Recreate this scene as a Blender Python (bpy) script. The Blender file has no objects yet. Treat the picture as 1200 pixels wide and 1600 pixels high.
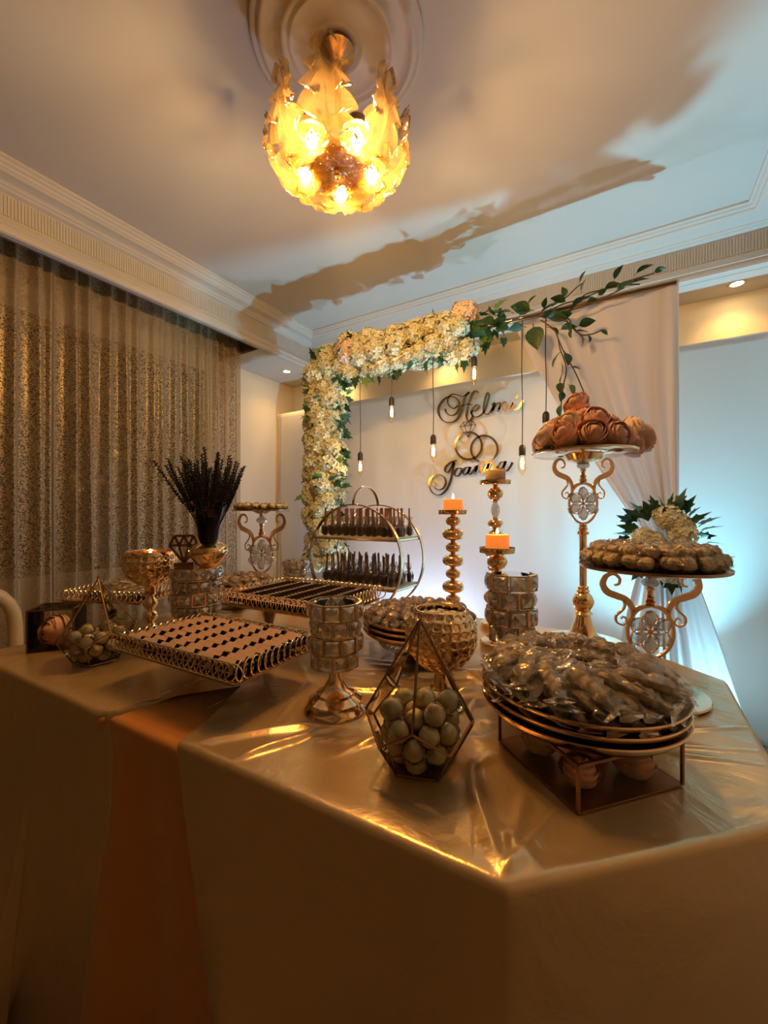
import bpy, math, random
from math import sin, cos, pi, sqrt, atan2, radians
from mathutils import Vector, Matrix, noise
S = bpy.context.scene
COL = S.collection
R = random.Random(7)
TAU = 2 * pi
# ---------------------------------------------------------------- camera (room axes: X along back wall, Y towards it)
CH = 1.2                      # camera height over z = 0; the floor lies at FLOOR, table tops at TZ
FLOOR, TZ, CEIL = -0.10, 0.75, 2.85
FPX = 640.0
V1 = (.5155, .8569)           # depth axis of the room in camera coordinates
def c2r(x, y):                # camera ground coordinates -> room coordinates
    return (V1[1] * x - V1[0] * y, V1[0] * x + V1[1] * y)
cam = bpy.data.cameras.new('camera'); camo = bpy.data.objects.new('camera', cam); COL.objects.link(camo)
camo.location = (0, 0, CH); camo.rotation_euler = (pi / 2, 0, atan2(V1[0], V1[1]))
cam.sensor_fit = 'HORIZONTAL'; cam.sensor_width = 36; cam.lens = 36 * FPX / 1200; cam.clip_start = .02
S.camera = camo
vs = S.view_settings; vs.view_transform = 'Standard'; vs.look = 'None'; vs.gamma = 1; vs.use_curve_mapping = False
vs.exposure = 0.32
W = bpy.data.worlds.new('night'); S.world = W; W.use_nodes = True
W.node_tree.nodes['Background'].inputs[0].default_value = (.02, .03, .06, 1)
W.node_tree.nodes['Background'].inputs[1].default_value = .25
S.cycles.max_bounces = 10; S.cycles.transparent_max_bounces = 24; S.cycles.transmission_bounces = 8
S.cycles.glossy_bounces = 5; S.cycles.diffuse_bounces = 5
S.cycles.sample_clamp_indirect = 4; S.cycles.caustics_reflective = False; S.cycles.caustics_refractive = False
def lamp(name, kind, loc, energy, color, radius=.02, rot=None, **kw):
    l = bpy.data.lights.new(name, kind); l.energy = energy; l.color = color
    if kind == 'AREA': l.size = radius
    else: l.shadow_soft_size = radius
    for k, v in kw.items(): setattr(l, k, v)
    o = bpy.data.objects.new(name, l); o.location = loc
    if rot: o.rotation_euler = rot
    COL.objects.link(o); return o
WARM = (1, .53, .17)
CYAN_L = lamp('cyan_uplight', 'SPOT', (.42, 2.60, .02), 170, (.26, .76, 1.0), .025, Vector((-.30, -.12, 1)).to_track_quat('-Z', 'Y').to_euler(), spot_size=radians(108), spot_blend=.8)
LAV_L = lamp('lavender_uplight', 'SPOT', (-1.35, 2.62, .02), 40, (.58, .72, 1.0), .05, (pi + .0, 0, 0), spot_size=radians(160), spot_blend=.6)
DOWN = [(-2.83, 2.89), (-2.42, 3.17), (-1.35, 3.17), (-.4, 3.17), (.54, 3.15)]
DOWN_W, CHAND_W, BULB_W = 9.0, 26.0, .8
# ---------------------------------------------------------------- materials
M = {}
def mat(name, color, rough=.5, metal=0, bump=0, scale=20, var=0, alpha=None, **kw):
    m = bpy.data.materials.new(name); m.use_nodes = True; nt = m.node_tree; b = nt.nodes['Principled BSDF']
    b.inputs['Base Color'].default_value = (*color, 1); b.inputs['Roughness'].default_value = rough; b.inputs['Metallic'].default_value = metal
    for k, v in kw.items(): b.inputs[k.replace('_', ' ')].default_value = v
    if bump or var:
        tc = nt.nodes.new('ShaderNodeTexCoord'); n = nt.nodes.new('ShaderNodeTexNoise'); n.inputs['Scale'].default_value = scale; n.inputs['Detail'].default_value = 4
        nt.links.new(tc.outputs['Object'], n.inputs['Vector'])
        if bump:
            bp = nt.nodes.new('ShaderNodeBump'); bp.inputs['Strength'].default_value = bump; bp.inputs['Distance'].default_value = .01
            nt.links.new(n.outputs['Fac'], bp.inputs['Height']); nt.links.new(bp.outputs['Normal'], b.inputs['Normal'])
        if var:
            cr = nt.nodes.new('ShaderNodeValToRGB'); cr.color_ramp.elements[0].position = .35; cr.color_ramp.elements[1].position = .65
            cr.color_ramp.elements[0].color = (*[c * (1 - var) for c in color], 1); cr.color_ramp.elements[1].color = (*[min(1, c * (1 + var)) for c in color], 1)
            nt.links.new(n.outputs['Fac'], cr.inputs['Fac']); nt.links.new(cr.outputs['Color'], b.inputs['Base Color'])
    M[name] = m; return m
def mixmat(name, fac, color_t, glossy_rough=.05, body=None, bump=0, scale=60, fres=True):
    """thin clear film or pane: see-through with reflections (and an optional milky body)"""
    m = bpy.data.materials.new(name); m.use_nodes = True; nt = m.node_tree; nt.nodes.clear(); L = nt.links.new
    out = nt.nodes.new('ShaderNodeOutputMaterial'); tr = nt.nodes.new('ShaderNodeBsdfTransparent'); tr.inputs[0].default_value = (*color_t, 1)
    gl = nt.nodes.new('ShaderNodeBsdfGlossy'); gl.inputs['Roughness'].default_value = glossy_rough
    mx = nt.nodes.new('ShaderNodeMixShader')
    lw = nt.nodes.new('ShaderNodeLayerWeight'); lw.inputs[0].default_value = fac; L(lw.outputs['Fresnel'], mx.inputs[0])
    L(tr.outputs[0], mx.inputs[1]); L(gl.outputs[0], mx.inputs[2]); last = mx
    if bump:
        tc = nt.nodes.new('ShaderNodeTexCoord'); n = nt.nodes.new('ShaderNodeTexNoise'); n.inputs['Scale'].default_value = scale
        bp = nt.nodes.new('ShaderNodeBump'); bp.inputs['Strength'].default_value = bump; bp.inputs['Distance'].default_value = .01
        L(tc.outputs['Object'], n.inputs['Vector']); L(n.outputs['Fac'], bp.inputs['Height']); L(bp.outputs[0], gl.inputs['Normal']); L(bp.outputs[0], lw.inputs['Normal'])
    if body:
        df = nt.nodes.new('ShaderNodeBsdfTranslucent'); df.inputs[0].default_value = (*body[0], 1)
        d2 = nt.nodes.new('ShaderNodeBsdfDiffuse'); d2.inputs[0].default_value = (*body[0], 1)
        ma = nt.nodes.new('ShaderNodeMixShader'); L(df.outputs[0], ma.inputs[1]); L(d2.outputs[0], ma.inputs[2])
        m2 = nt.nodes.new('ShaderNodeMixShader'); m2.inputs[0].default_value = body[1]; L(mx.outputs[0], m2.inputs[1]); L(ma.outputs[0], m2.inputs[2]); last = m2
    L(last.outputs[0], out.inputs[0]); M[name] = m; return m
def emat(name, color, strength):
    m = bpy.data.materials.new(name); m.use_nodes = True; b = m.node_tree.nodes['Principled BSDF']
    b.inputs['Base Color'].default_value = (*color, 1); b.inputs['Emission Color'].default_value = (*color, 1); b.inputs['Emission Strength'].default_value = strength
    M[name] = m; return m
mat('plaster', (.54, .525, .50), .75, bump=.03, scale=60)
mat('wall_paint', (.74, .66, .52), .7, bump=.05, scale=40)
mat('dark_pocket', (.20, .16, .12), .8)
mat('floor_marble', (.26, .20, .15), .18, var=.35, scale=3)
mat('panel_cloth', (.72, .71, .70), .8, bump=.08, scale=7)
mixmat('drape_cloth', .02, (.9, .88, .88), .9, ((.86, .82, .82), .93), fres=False)
mat('gold', (.93, .66, .38), .10, 1, bump=.01, scale=8)
mat('champagne_gold', (.92, .72, .48), .13, 1)
mat('rose_gold', (.86, .60, .40), .18, 1)
mat('bronze', (.46, .30, .18), .25, 1)
mat('dark_brass', (.30, .17, .09), .30, 1)
mat('sign_gold', (.36, .22, .09), .22, 1)
mat('amber_cloth', (.62, .25, .035), .45, bump=.03, scale=6, Sheen_Weight=.25)
mat('wood', (.18, .09, .04), .4, var=.3, scale=6)
mat('black', (.012, .011, .012), .5)
mat('socket_black', (.03, .03, .035), .4)
mat('sprig_black', (.010, .010, .016), .7)
mat('choco', (.045, .018, .010), .32)
mat('foil_dark', (.05, .045, .05), .22, .5)
mat('stripe_white', (.75, .75, .78), .3)
mat('pink_paper', (.68, .48, .38), .55, bump=.15, scale=30)
mat('cream_wax', (.85, .72, .52), .5, Subsurface_Weight=.3)
mat('cream_sweet', (.92, .86, .50), .55, bump=.1, scale=80)
mat('cream_wrap', (.90, .78, .54), .5, bump=.3, scale=60)
mat('cookie', (.92, .64, .40), .8, bump=.6, scale=90, var=.35)
mat('purple_foil', (.70, .50, .42), .28, .35, bump=.5, scale=70)
mat('rose', (.84, .52, .42), .65, var=.15, scale=25)
mat('rose_pale', (.86, .66, .54), .65, var=.12, scale=25)
mat('petal', (.76, .75, .54), .6, var=.16, scale=9)
mat('petal_pink', (.86, .70, .60), .6, var=.14, scale=9)
mat('leaf', (.022, .080, .030), .42, var=.4, scale=9)
mat('leaf_light', (.11, .24, .05), .45, var=.3, scale=9)
mat('stem', (.10, .07, .04), .6)
mat('stick_wood', (.38, .19, .11), .6)
mat('shelf_white', (.85, .85, .87), .3)
mat('pebble', (.80, .74, .62), .4)
mat('cream_chair', (.62, .50, .30), .5)
mat('night_glass', (.03, .022, .015), .08)
mat('window_frame', (.42, .35, .25), .5)
mixmat('pane', .10, (.97, .96, .93), .02)
mixmat('vase_glass', .28, (.42, .40, .38), .03)
mixmat('bulb_glass', .10, (1, .90, .70), .03)
mixmat('acrylic', .15, (.96, .96, .96), .02)
mixmat('cellophane', .48, (.99, .97, .94), .13, ((.97, .86, .74), .20), bump=.6, scale=45)
mixmat('clear_film', .30, (.99, .97, .95), .08, ((.9, .7, .55), .07), bump=.5, scale=45)
mixmat('lamp_glass', .40, (1, .83, .50), .16, ((.15, .085, .026), .36), bump=1.0, scale=38)
mixmat('crystal', .60, (1, .98, .94), .02, ((1, .96, .88), .17))
for n_ in M['crystal'].node_tree.nodes:      # cut crystal: every facet mirrors about half of what it meets
    if n_.type == 'MIX_SHADER' and n_.inputs[0].is_linked and n_.inputs[2].links[0].from_node.type == 'BSDF_GLOSSY':
        M['crystal'].node_tree.links.remove(n_.inputs[0].links[0]); n_.inputs[0].default_value = .5
emat('filament', (1, .62, .22), 90); emat('chand_bulb', (1, .60, .24), 1250); emat('lamp_face', (1, .70, .34), 60)
emat('flame', (1, .62, .2), 30); emat('cyan_lens', (.5, .9, 1), 30)
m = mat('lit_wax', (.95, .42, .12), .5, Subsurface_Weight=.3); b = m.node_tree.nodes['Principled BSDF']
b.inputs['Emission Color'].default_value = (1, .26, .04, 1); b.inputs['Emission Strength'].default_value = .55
# champagne satin
m = mat('satin', (.70, .51, .285), .26, .55)
nt = m.node_tree; b = nt.nodes['Principled BSDF']; tc = nt.nodes.new('ShaderNodeTexCoord'); n = nt.nodes.new('ShaderNodeTexNoise')
n.inputs['Scale'].default_value = 7; n.inputs['Detail'].default_value = 6; n.inputs['Distortion'].default_value = .8
bp = nt.nodes.new('ShaderNodeBump'); bp.inputs['Strength'].default_value = .28; bp.inputs['Distance'].default_value = .02
nt.links.new(tc.outputs['Object'], n.inputs['Vector']); nt.links.new(n.outputs['Fac'], bp.inputs['Height']); nt.links.new(bp.outputs[0], b.inputs['Normal'])
# sheer lace curtain: a fine net with dense sparkling scales
def lace():
    m = bpy.data.materials.new('lace'); m.use_nodes = True; nt = m.node_tree; nt.nodes.clear(); L = nt.links.new; N = nt.nodes.new
    out = N('ShaderNodeOutputMaterial'); tc = N('ShaderNodeTexCoord'); vo = N('ShaderNodeTexVoronoi'); vo.inputs['Scale'].default_value = 210
    mp = N('ShaderNodeMapping'); mp.inputs['Scale'].default_value = (1, 1, .7); L(tc.outputs['UV'], mp.inputs[0]); L(mp.outputs[0], vo.inputs['Vector'])
    ramp = N('ShaderNodeMath'); ramp.operation = 'GREATER_THAN'; ramp.inputs[1].default_value = .45
    sep = N('ShaderNodeSeparateColor'); L(vo.outputs['Color'], sep.inputs[0]); L(sep.outputs[0], ramp.inputs[0])
    tr = N('ShaderNodeBsdfTransparent'); df = N('ShaderNodeBsdfDiffuse'); df.inputs[0].default_value = (.42, .33, .205, 1)
    tl = N('ShaderNodeBsdfTranslucent'); tl.inputs[0].default_value = (.45, .36, .24, 1)
    gl = N('ShaderNodeBsdfGlossy'); gl.inputs[0].default_value = (.9, .8, .6, 1); gl.inputs['Roughness'].default_value = .35
    a = N('ShaderNodeMixShader'); a.inputs[0].default_value = .2; L(df.outputs[0], a.inputs[1]); L(tl.outputs[0], a.inputs[2])
    c = N('ShaderNodeMixShader'); c.inputs[0].default_value = .12; L(a.outputs[0], c.inputs[1]); L(gl.outputs[0], c.inputs[2])
    fw = N('ShaderNodeLayerWeight'); fw.inputs[0].default_value = .45
    sc_ = N('ShaderNodeMath'); sc_.operation = 'MULTIPLY_ADD'; L(fw.outputs['Facing'], sc_.inputs[0]); sc_.inputs[1].default_value = .75; sc_.inputs[2].default_value = .22
    k = N('ShaderNodeMapRange'); L(ramp.outputs[0], k.inputs[0]); L(sc_.outputs[0], k.inputs[3]); k.inputs[4].default_value = .97
    x = N('ShaderNodeMixShader'); L(k.outputs[0], x.inputs[0]); L(tr.outputs[0], x.inputs[1]); L(c.outputs[0], x.inputs[2]); L(x.outputs[0], out.inputs[0]); M['lace'] = m
lace()
# ---------------------------------------------------------------- mesh helpers
class MB:
    def __init__(s): s.v = []; s.f = []; s.smooth = True; s.uv = None
    def add(s, vs, fs, T=None):
        o = len(s.v)
        s.v += [tuple(T @ Vector(p)) for p in vs] if T else [tuple(p) for p in vs]
        s.f += [tuple(i + o for i in f) for f in fs]; return s
    def box(s, lo, hi, T=None):
        x0, y0, z0 = lo; x1, y1, z1 = hi
        return s.add([(x0, y0, z0), (x1, y0, z0), (x1, y1, z0), (x0, y1, z0), (x0, y0, z1), (x1, y0, z1), (x1, y1, z1), (x0, y1, z1)],
                     [(0, 3, 2, 1), (4, 5, 6, 7), (0, 1, 5, 4), (1, 2, 6, 5), (2, 3, 7, 6), (3, 0, 4, 7)], T)
    def lathe(s, prof, n=24, T=None, cap=True):
        v = []; f = []; m = len(prof)
        for i in range(n):
            a = TAU * i / n
            for r, z in prof: v.append((r * cos(a), r * sin(a), z))
        for i in range(n):
            j = (i + 1) % n
            for k in range(m - 1): f.append((i * m + k, j * m + k, j * m + k + 1, i * m + k + 1))
        if cap:
            if prof[0][0] > 1e-5: f.append(tuple(i * m for i in range(n))[::-1])
            if prof[-1][0] > 1e-5: f.append(tuple(i * m + m - 1 for i in range(n)))
        return s.add(v, f, T)
    def tube(s, pts, r, n=8, closed=False, T=None):
        P = [Vector(p) for p in pts]; m = len(P); v = []; f = []; up = None
        rr = r if isinstance(r, (list, tuple)) else [r] * m
        for i in range(m):
            if closed: t = P[(i + 1) % m] - P[i - 1]
            else: t = P[min(i + 1, m - 1)] - P[max(i - 1, 0)]
            t = t.normalized() if t.length > 1e-9 else Vector((0, 0, 1))
            if up is None: up = Vector((0, 0, 1)) if abs(t.z) < .9 else Vector((1, 0, 0))
            a = t.cross(up); a = a.normalized() if a.length > 1e-6 else t.orthogonal().normalized(); bb = a.cross(t); up = bb
            for k in range(n): q = TAU * k / n; v.append(P[i] + (a * cos(q) + bb * sin(q)) * rr[i])
        for i in range(m if closed else m - 1):
            j = (i + 1) % m
            for k in range(n): l = (k + 1) % n; f.append((i * n + k, j * n + k, j * n + l, i * n + l))
        if not closed: f.append(tuple(range(n))); f.append(tuple((m - 1) * n + k for k in range(n))[::-1])
        return s.add(v, f, T)
    def torus(s, r, t, n=24, k=6, T=None): return s.tube([(r * cos(TAU * i / n), r * sin(TAU * i / n), 0) for i in range(n)], t, k, True, T)
    def grid(s, fn, nu, nv, T=None, thick=0):
        v = [fn(i / nu, j / nv) for j in range(nv + 1) for i in range(nu + 1)]
        f = [(j * (nu + 1) + i, j * (nu + 1) + i + 1, (j + 1) * (nu + 1) + i + 1, (j + 1) * (nu + 1) + i) for j in range(nv) for i in range(nu)]
        return s.add(v, f, T)
    def ribbon(s, pts, w, depth, mapf=None):
        """a flat bar of varying width following a 2-D curve; mapf takes (x, y, d)"""
        m = len(pts); v = []; f = []; ww = w if isinstance(w, (list, tuple)) else [w] * m
        for i in range(m):
            a = pts[max(i - 1, 0)]; b2 = pts[min(i + 1, m - 1)]; dx, dy = b2[0] - a[0], b2[1] - a[1]; l = math.hypot(dx, dy) or 1
            nx, ny = -dy / l * ww[i] / 2, dx / l * ww[i] / 2; x, y = pts[i]
            for p in ((x + nx, y + ny, depth / 2), (x - nx, y - ny, depth / 2), (x - nx, y - ny, -depth / 2), (x + nx, y + ny, -depth / 2)):
                v.append(mapf(*p) if mapf else (p[0], p[2], p[1]))
        for i in range(m - 1):
            for k in range(4): l = (k + 1) % 4; f.append((i * 4 + k, i * 4 + l, i * 4 + 4 + l, i * 4 + 4 + k))
        f.append((3, 2, 1, 0)); e = (m - 1) * 4; f.append((e, e + 1, e + 2, e + 3))
        return s.add(v, f)
    def mesh(s, name, material, smooth=None, uv=None):
        me = bpy.data.meshes.new(name); me.from_pydata(s.v, [], s.f); me.materials.append(M[material])
        if smooth is None or smooth:
            me.shade_smooth()
            if smooth is None:
                try: me.set_sharp_from_angle(angle=radians(38))
                except Exception: pass
        if uv:
            ul = me.uv_layers.new(name='UVMap')
            for lp in me.loops: ul.data[lp.index].uv = uv[lp.vertex_index]
        me.update(); return me
def crom(pts, n=6, closed=False):
    out = []; m = len(pts)
    for i in range(m if closed else m - 1):
        g = lambda k: pts[k % m] if closed else pts[max(0, min(m - 1, k))]
        p0, p1, p2, p3 = g(i - 1), g(i), g(i + 1), g(i + 2)
        for k in range(n):
            t = k / n
            out.append(tuple(.5 * (2 * b + (c - a) * t + (2 * a - 5 * b + 4 * c - d) * t * t + (-a + 3 * b - 3 * c + d) * t ** 3) for a, b, c, d in zip(p0, p1, p2, p3)))
    if not closed: out.append(tuple(pts[-1]))
    return out
def ob(name, mesh, parent=None, loc=None, rot=None, sc=None, kind=None):
    o = bpy.data.objects.new(name, mesh); COL.objects.link(o)
    if parent: o.parent = parent
    if loc: o.location = loc
    if rot: o.rotation_euler = rot
    if sc: o.scale = (sc, sc, sc) if isinstance(sc, (int, float)) else sc
    if kind: o['kind'] = kind
    return o
def tag(o, label, cat, group=None, kind=None):
    o['label'] = label; o['category'] = cat
    if group: o['group'] = group
    if kind: o['kind'] = kind
    return o
def thing(name, label, cat, loc=(0, 0, 0), rz=0, group=None, rot=None):
    o = ob(name, None, None, loc, rot or (0, 0, rz)); o.empty_display_size = .02; return tag(o, label, cat, group)
def struct(name, mb, material, parent=None, smooth=False): return ob(name, mb.mesh(name, material, smooth), parent, kind=None if parent else 'structure')
def kids(o): return [c for c in KD.get(o.name, [])]
KD = {}
def dup(root, loc=None, rot=None, sc=None, label=None):
    src = [root] + [c for c in root.children]
    r = root.copy(); COL.objects.link(r)
    if loc: r.location = loc
    if rot: r.rotation_euler = rot
    if sc: r.scale = (sc, sc, sc)
    if label: r['label'] = label
    for ch in root.children:
        c = ch.copy(); COL.objects.link(c); c.parent = r
        for g in ch.children: d = g.copy(); COL.objects.link(d); d.parent = c
    return r
def at(px, d, z=TZ):          # a point seen at column px and depth d, standing at height z
    X, Y = c2r((px - 600) / FPX * d, d); return (X, Y, z)
def rp(x, y, z=TZ): X, Y = c2r(x, y); return (X, Y, z)
CR = atan2(V1[0], V1[1])      # yaw that turns a thing's -Y side to the camera
Tr = Matrix.Translation
def Rm(a, ax): return Matrix.Rotation(a, 4, ax)
# ================================================================= ROOM
XL, XR, YB, YF = -3.15, 1.20, 3.30, -4.2
FX0, FX1, FY0, FY1 = -2.62, .69, -1.55, 3.00   # faces of the dropped frieze beams
SOF = 2.55
struct('floor', MB().box((XL - .1, YF - .1, FLOOR - .1), (XR + .1, YB + .1, FLOOR)), 'floor_marble')
struct('ceiling', MB().box((XL - .1, YF - .1, CEIL), (XR + .1, YB + .1, CEIL + .1)), 'plaster')
struct('wall_back', MB().box((XL - .1, YB, FLOOR), (XR + .1, YB + .1, CEIL)), 'wall_paint')
struct('wall_right', MB().box((XR, YF, FLOOR), (XR + .1, YB, CEIL)), 'wall_paint')
struct('wall_front', MB().box((XL - .1, YF - .1, FLOOR), (XR + .1, YF, CEIL)), 'wall_paint')
WY0, WY1, WZ0, WZ1 = -1.2, 2.24, .80, 2.42
wl = MB()
wl.box((XL - .1, YF, FLOOR), (XL, YB, WZ0)); wl.box((XL - .1, YF, WZ1), (XL, YB, CEIL)); wl.box((XL - .1, YF, WZ0), (XL, WY0, WZ1)); wl.box((XL - .1, WY1, WZ0), (XL, YB, WZ1))
struct('wall_left', wl, 'wall_paint')
win = struct('window_1', MB().box((XL - .075, WY0, WZ0), (XL - .06, WY1, WZ1)), 'night_glass')
fr = MB()
for y in (WY0, WY0 + .86, WY0 + 1.72, WY0 + 2.58, WY1 - .05): fr.box((XL - .09, y, WZ0), (XL - .03, y + .05, WZ1))
fr.box((XL - .09, WY0, WZ0), (XL - .03, WY1, WZ0 + .05)); fr.box((XL - .09, WY0, WZ1 - .05), (XL - .03, WY1, WZ1))
struct('window_frame', fr, 'dark_pocket', win)
# dropped soffits round the room; the curtain runs in an open dark pocket on the left
so = MB()
so.box((FX0, FY1 + .02, SOF), (XR, YB, SOF + .03)); so.box((XL, 2.376, SOF), (FX0 - .02, YB, SOF + .03)); so.box((FX0 - .02, FY1 + .02, SOF), (FX0, YB, SOF + .03))
so.box((FX1 + .02, YF, SOF), (XR, FY1 + .02, SOF + .03)); so.box((XL, YF, SOF), (FX1 + .02, FY0 - .02, SOF + .03))
struct('ceiling_soffit', so, 'plaster')
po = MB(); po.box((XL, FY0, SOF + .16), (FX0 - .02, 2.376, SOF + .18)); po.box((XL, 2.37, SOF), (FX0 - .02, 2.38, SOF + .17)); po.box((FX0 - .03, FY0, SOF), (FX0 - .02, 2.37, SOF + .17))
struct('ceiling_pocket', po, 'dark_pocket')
PROF = [(.154, CEIL), (0, CEIL), (0, CEIL - .012), (.012, CEIL - .016), (.018, CEIL - .026), (.030, CEIL - .030), (.034, CEIL - .040), (.042, CEIL - .044), (.052, CEIL - .052),
        (.075, CEIL - .056), (.098, CEIL - .062), (.108, CEIL - .068), (.112, CEIL - .075), (.122, CEIL - .078), (.128, CEIL - .086), (.140, CEIL - .090), (.152, CEIL - .094),
        (.152, 2.640), (.146, 2.636), (.140, 2.620), (.128, 2.612), (.124, 2.596), (.134, 2.590), (.134, 2.578), (.126, 2.572), (.126, 2.556), (.136, SOF), (.17, SOF)]
def cornice(name, side):
    mb = MB(); v = []; n = len(PROF)
    i0x, i1x, i0y, i1y = FX0 + .154, FX1 - .154, FY0 + .154, FY1 - .154
    for e in (0, 1):
        for o, z in PROF:
            if side == 'left': p = (i0x - o, (i0y - o) if e == 0 else (i1y + o), z)
            elif side == 'right': p = (i1x + o, (i0y - o) if e == 0 else (i1y + o), z)
            elif side == 'back': p = ((i0x - o) if e == 0 else (i1x + o), i1y + o, z)
            else: p = ((i0x - o) if e == 0 else (i1x + o), i0y - o, z)
            v.append(p)
    mb.add(v, [(k, k + 1, n + k + 1, n + k) for k in range(n - 1)])
    o = struct(name, mb, 'plaster')
    fl = MB(); P = .0135; a, b2 = ((FY0 + .01, FY1 - .01) if side in ('left', 'right') else (FX0 + .01, FX1 - .01)); k = int((b2 - a) / P)
    z0, z1 = 2.648, 2.748
    for i in range(k):
        q = a + i * P; w = P * .58; d = .0045
        if side == 'left': fl.box((FX0 + .0, q, z0), (FX0 + .002 + d, q + w, z1))
        elif side == 'right': fl.box((FX1 - .002 - d, q, z0), (FX1, q + w, z1))
        elif side == 'back': fl.box((q, FY1 - .002 - d, z0), (q + w, FY1, z1))
        else: fl.box((q, FY0, z0), (q + w, FY0 + .002 + d, z1))
    f = struct('fluting', fl, 'plaster', o); f['kind'] = 'stuff'
for nm, sd in (('trim_1', 'left'), ('trim_2', 'back'), ('trim_3', 'right'), ('trim_4', 'front')): cornice(nm, sd)
struct('baseboard_back', MB().box((XL, YB - .015, FLOOR), (XR, YB, FLOOR + .09)), 'plaster')
struct('baseboard_left', MB().box((XL, YF, FLOOR), (XL + .015, YB, FLOOR + .09)), 'plaster')
# downlights
dl_labels = ['small round downlight in the soffit beside the end of the lace curtain', 'recessed downlight above the corner of the flower garland', 'recessed downlight hidden above the middle of the flower garland',
             'recessed downlight behind the top of the white drape', 'bright round downlight in the soffit beyond the white drape']
rim = MB().lathe([(.030, 0), (.032, -.004), (.044, -.004), (.046, 0)], 24, cap=False).mesh('trim_ring', 'plaster', True)
face = MB().lathe([(0, -.001), (.030, -.001)], 20, cap=False).mesh('lamp_face', 'lamp_face', True)
for (x, y), lb in zip(DOWN, dl_labels):
    t = thing('downlight', lb, 'downlight', (x, y, SOF), 0, 'soffit downlights'); ob('trim_ring', rim, t); ob('lens', face, t)
    lamp('downlight_lamp', 'SPOT', (x, y, SOF - .012), DOWN_W, (1, .53, .14), .03, (0, 0, 0), spot_size=radians(130), spot_blend=.9)
# cloth panels over the back wall
PY, PTOP = 3.05, 2.205
def panel(name, x0, x1, label, seed, ybase=PY):
    mb = MB(); nu = int((x1 - x0) / .03); H = PTOP - FLOOR
    def f(u, v):
        x = x0 + (x1 - x0) * u; z = PTOP - H * v
        y = ybase + .010 * sin(x * 7.3 + seed) * (.3 + v) + .014 * noise.noise(Vector((x * 2.2, z * .9, seed))) + .004 * sin(x * 31 + seed) * noise.noise(Vector((x, z, 3)))
        return (x, y, z + .004 * sin(x * 5 + seed))
    mb.grid(f, nu, 50); o = ob(name, mb.mesh(name, 'panel_cloth', True)); sm = o.modifiers.new('s', 'SOLIDIFY'); sm.thickness = .003
    return tag(o, label, 'cloth backdrop')
panel('backdrop_panel', -3.08, .165, 'plain pale cloth panel hung across the back wall behind the names and bulbs', 1)
panel('backdrop_panel', .17, 1.12, 'pale cloth panel under the bright downlight, beyond the white drape', 2.6, PY - .012)
hr = MB().tube([(-3.12, PY + .012, PTOP - .006), (1.17, PY + .012, PTOP - .006)], .009, 8)
for x in (-3.1, -1, 1.15): hr.tube([(x, PY + .012, FLOOR), (x, PY + .012, PTOP)], .009, 6)
for x in (-3.1, -1, 1.15): hr.tube([(x - .12, PY + .1, FLOOR + .01), (x, PY + .012, FLOOR + .012), (x + .12, PY + .1, FLOOR + .01)], .009, 6)
tag(ob('panel_rail', hr.mesh('panel_rail', 'shelf_white')), 'thin white rail and posts carrying the pale cloth panels', 'rail')
# sheer lace curtains
def curtain(y0, y1, label, seed):
    rr = random.Random(seed); ctr = []; y = y0
    while y < y1: ctr.append(y); y += rr.uniform(.060, .120)
    amp = [rr.uniform(.035, .075) for _ in ctr]; wd = [rr.uniform(.014, .026) for _ in ctr]
    nu = int((y1 - y0) / .006); mb = MB(); ys = [y0 + (y1 - y0) * i / nu for i in range(nu + 1)]
    arc = [0]
    def off(y, v):
        s = 0
        for c, a, w in zip(ctr, amp, wd):
            d = (y - c - .012 * sin(c * 40 + v * 2.5)) / w
            if abs(d) < 3.2: s += a * math.exp(-d * d)
        return s * (.75 + .3 * v) + .010 * noise.noise(Vector((y * 5, v * 2, seed)))
    for i in range(nu): arc.append(arc[-1] + math.hypot(ys[i + 1] - ys[i], off(ys[i + 1], .5) - off(ys[i], .5)))
    H = SOF + .15 - FLOOR - .01; nv = 24; uv = []
    v = []
    for j in range(nv + 1):
        for i, y in enumerate(ys): v.append((-2.86 + off(y, j / nv), y, SOF + .15 - H * j / nv)); uv.append((arc[i], H * j / nv))
    mb.add(v, [(j * (nu + 1) + i, j * (nu + 1) + i + 1, (j + 1) * (nu + 1) + i + 1, (j + 1) * (nu + 1) + i) for j in range(nv) for i in range(nu)])
    return tag(ob('curtain', mb.mesh('curtain', 'lace', True, uv)), label, 'curtain', 'lace curtains')
curtain(1.035, 2.37, 'wide gold lace curtain hanging from the parting to the wall corner', 11)
curtain(-1.4, 1.06, 'darker gold lace curtain nearest the camera, left of the parting', 12)
cr = MB().tube([(-2.80, -1.45, SOF + .15), (-2.80, 2.37, SOF + .15)], .008, 6); struct('curtain_rail', cr, 'dark_pocket')['kind'] = 'structure'
# ceiling medallion
mx, my, _ = rp(-.163, 1.447)
t = thing('ceiling_medallion', 'large round plaster medallion with raised rings around the lamp', 'ceiling medallion', (mx, my, CEIL))
pr = [(.30, 0), (.30, -.012), (.292, -.018), (.284, -.012), (.278, -.012), (.272, -.022), (.262, -.024), (.256, -.014), (.205, -.012), (.198, -.022), (.190, -.026), (.182, -.018), (.174, -.016), (.168, -.026), (.160, -.020), (.09, -.014), (.085, -.02), (.078, -.014), (0, -.012)]
ob('rings', MB().lathe(pr, 72, cap=False).mesh('rings', 'plaster', True), t)
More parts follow.
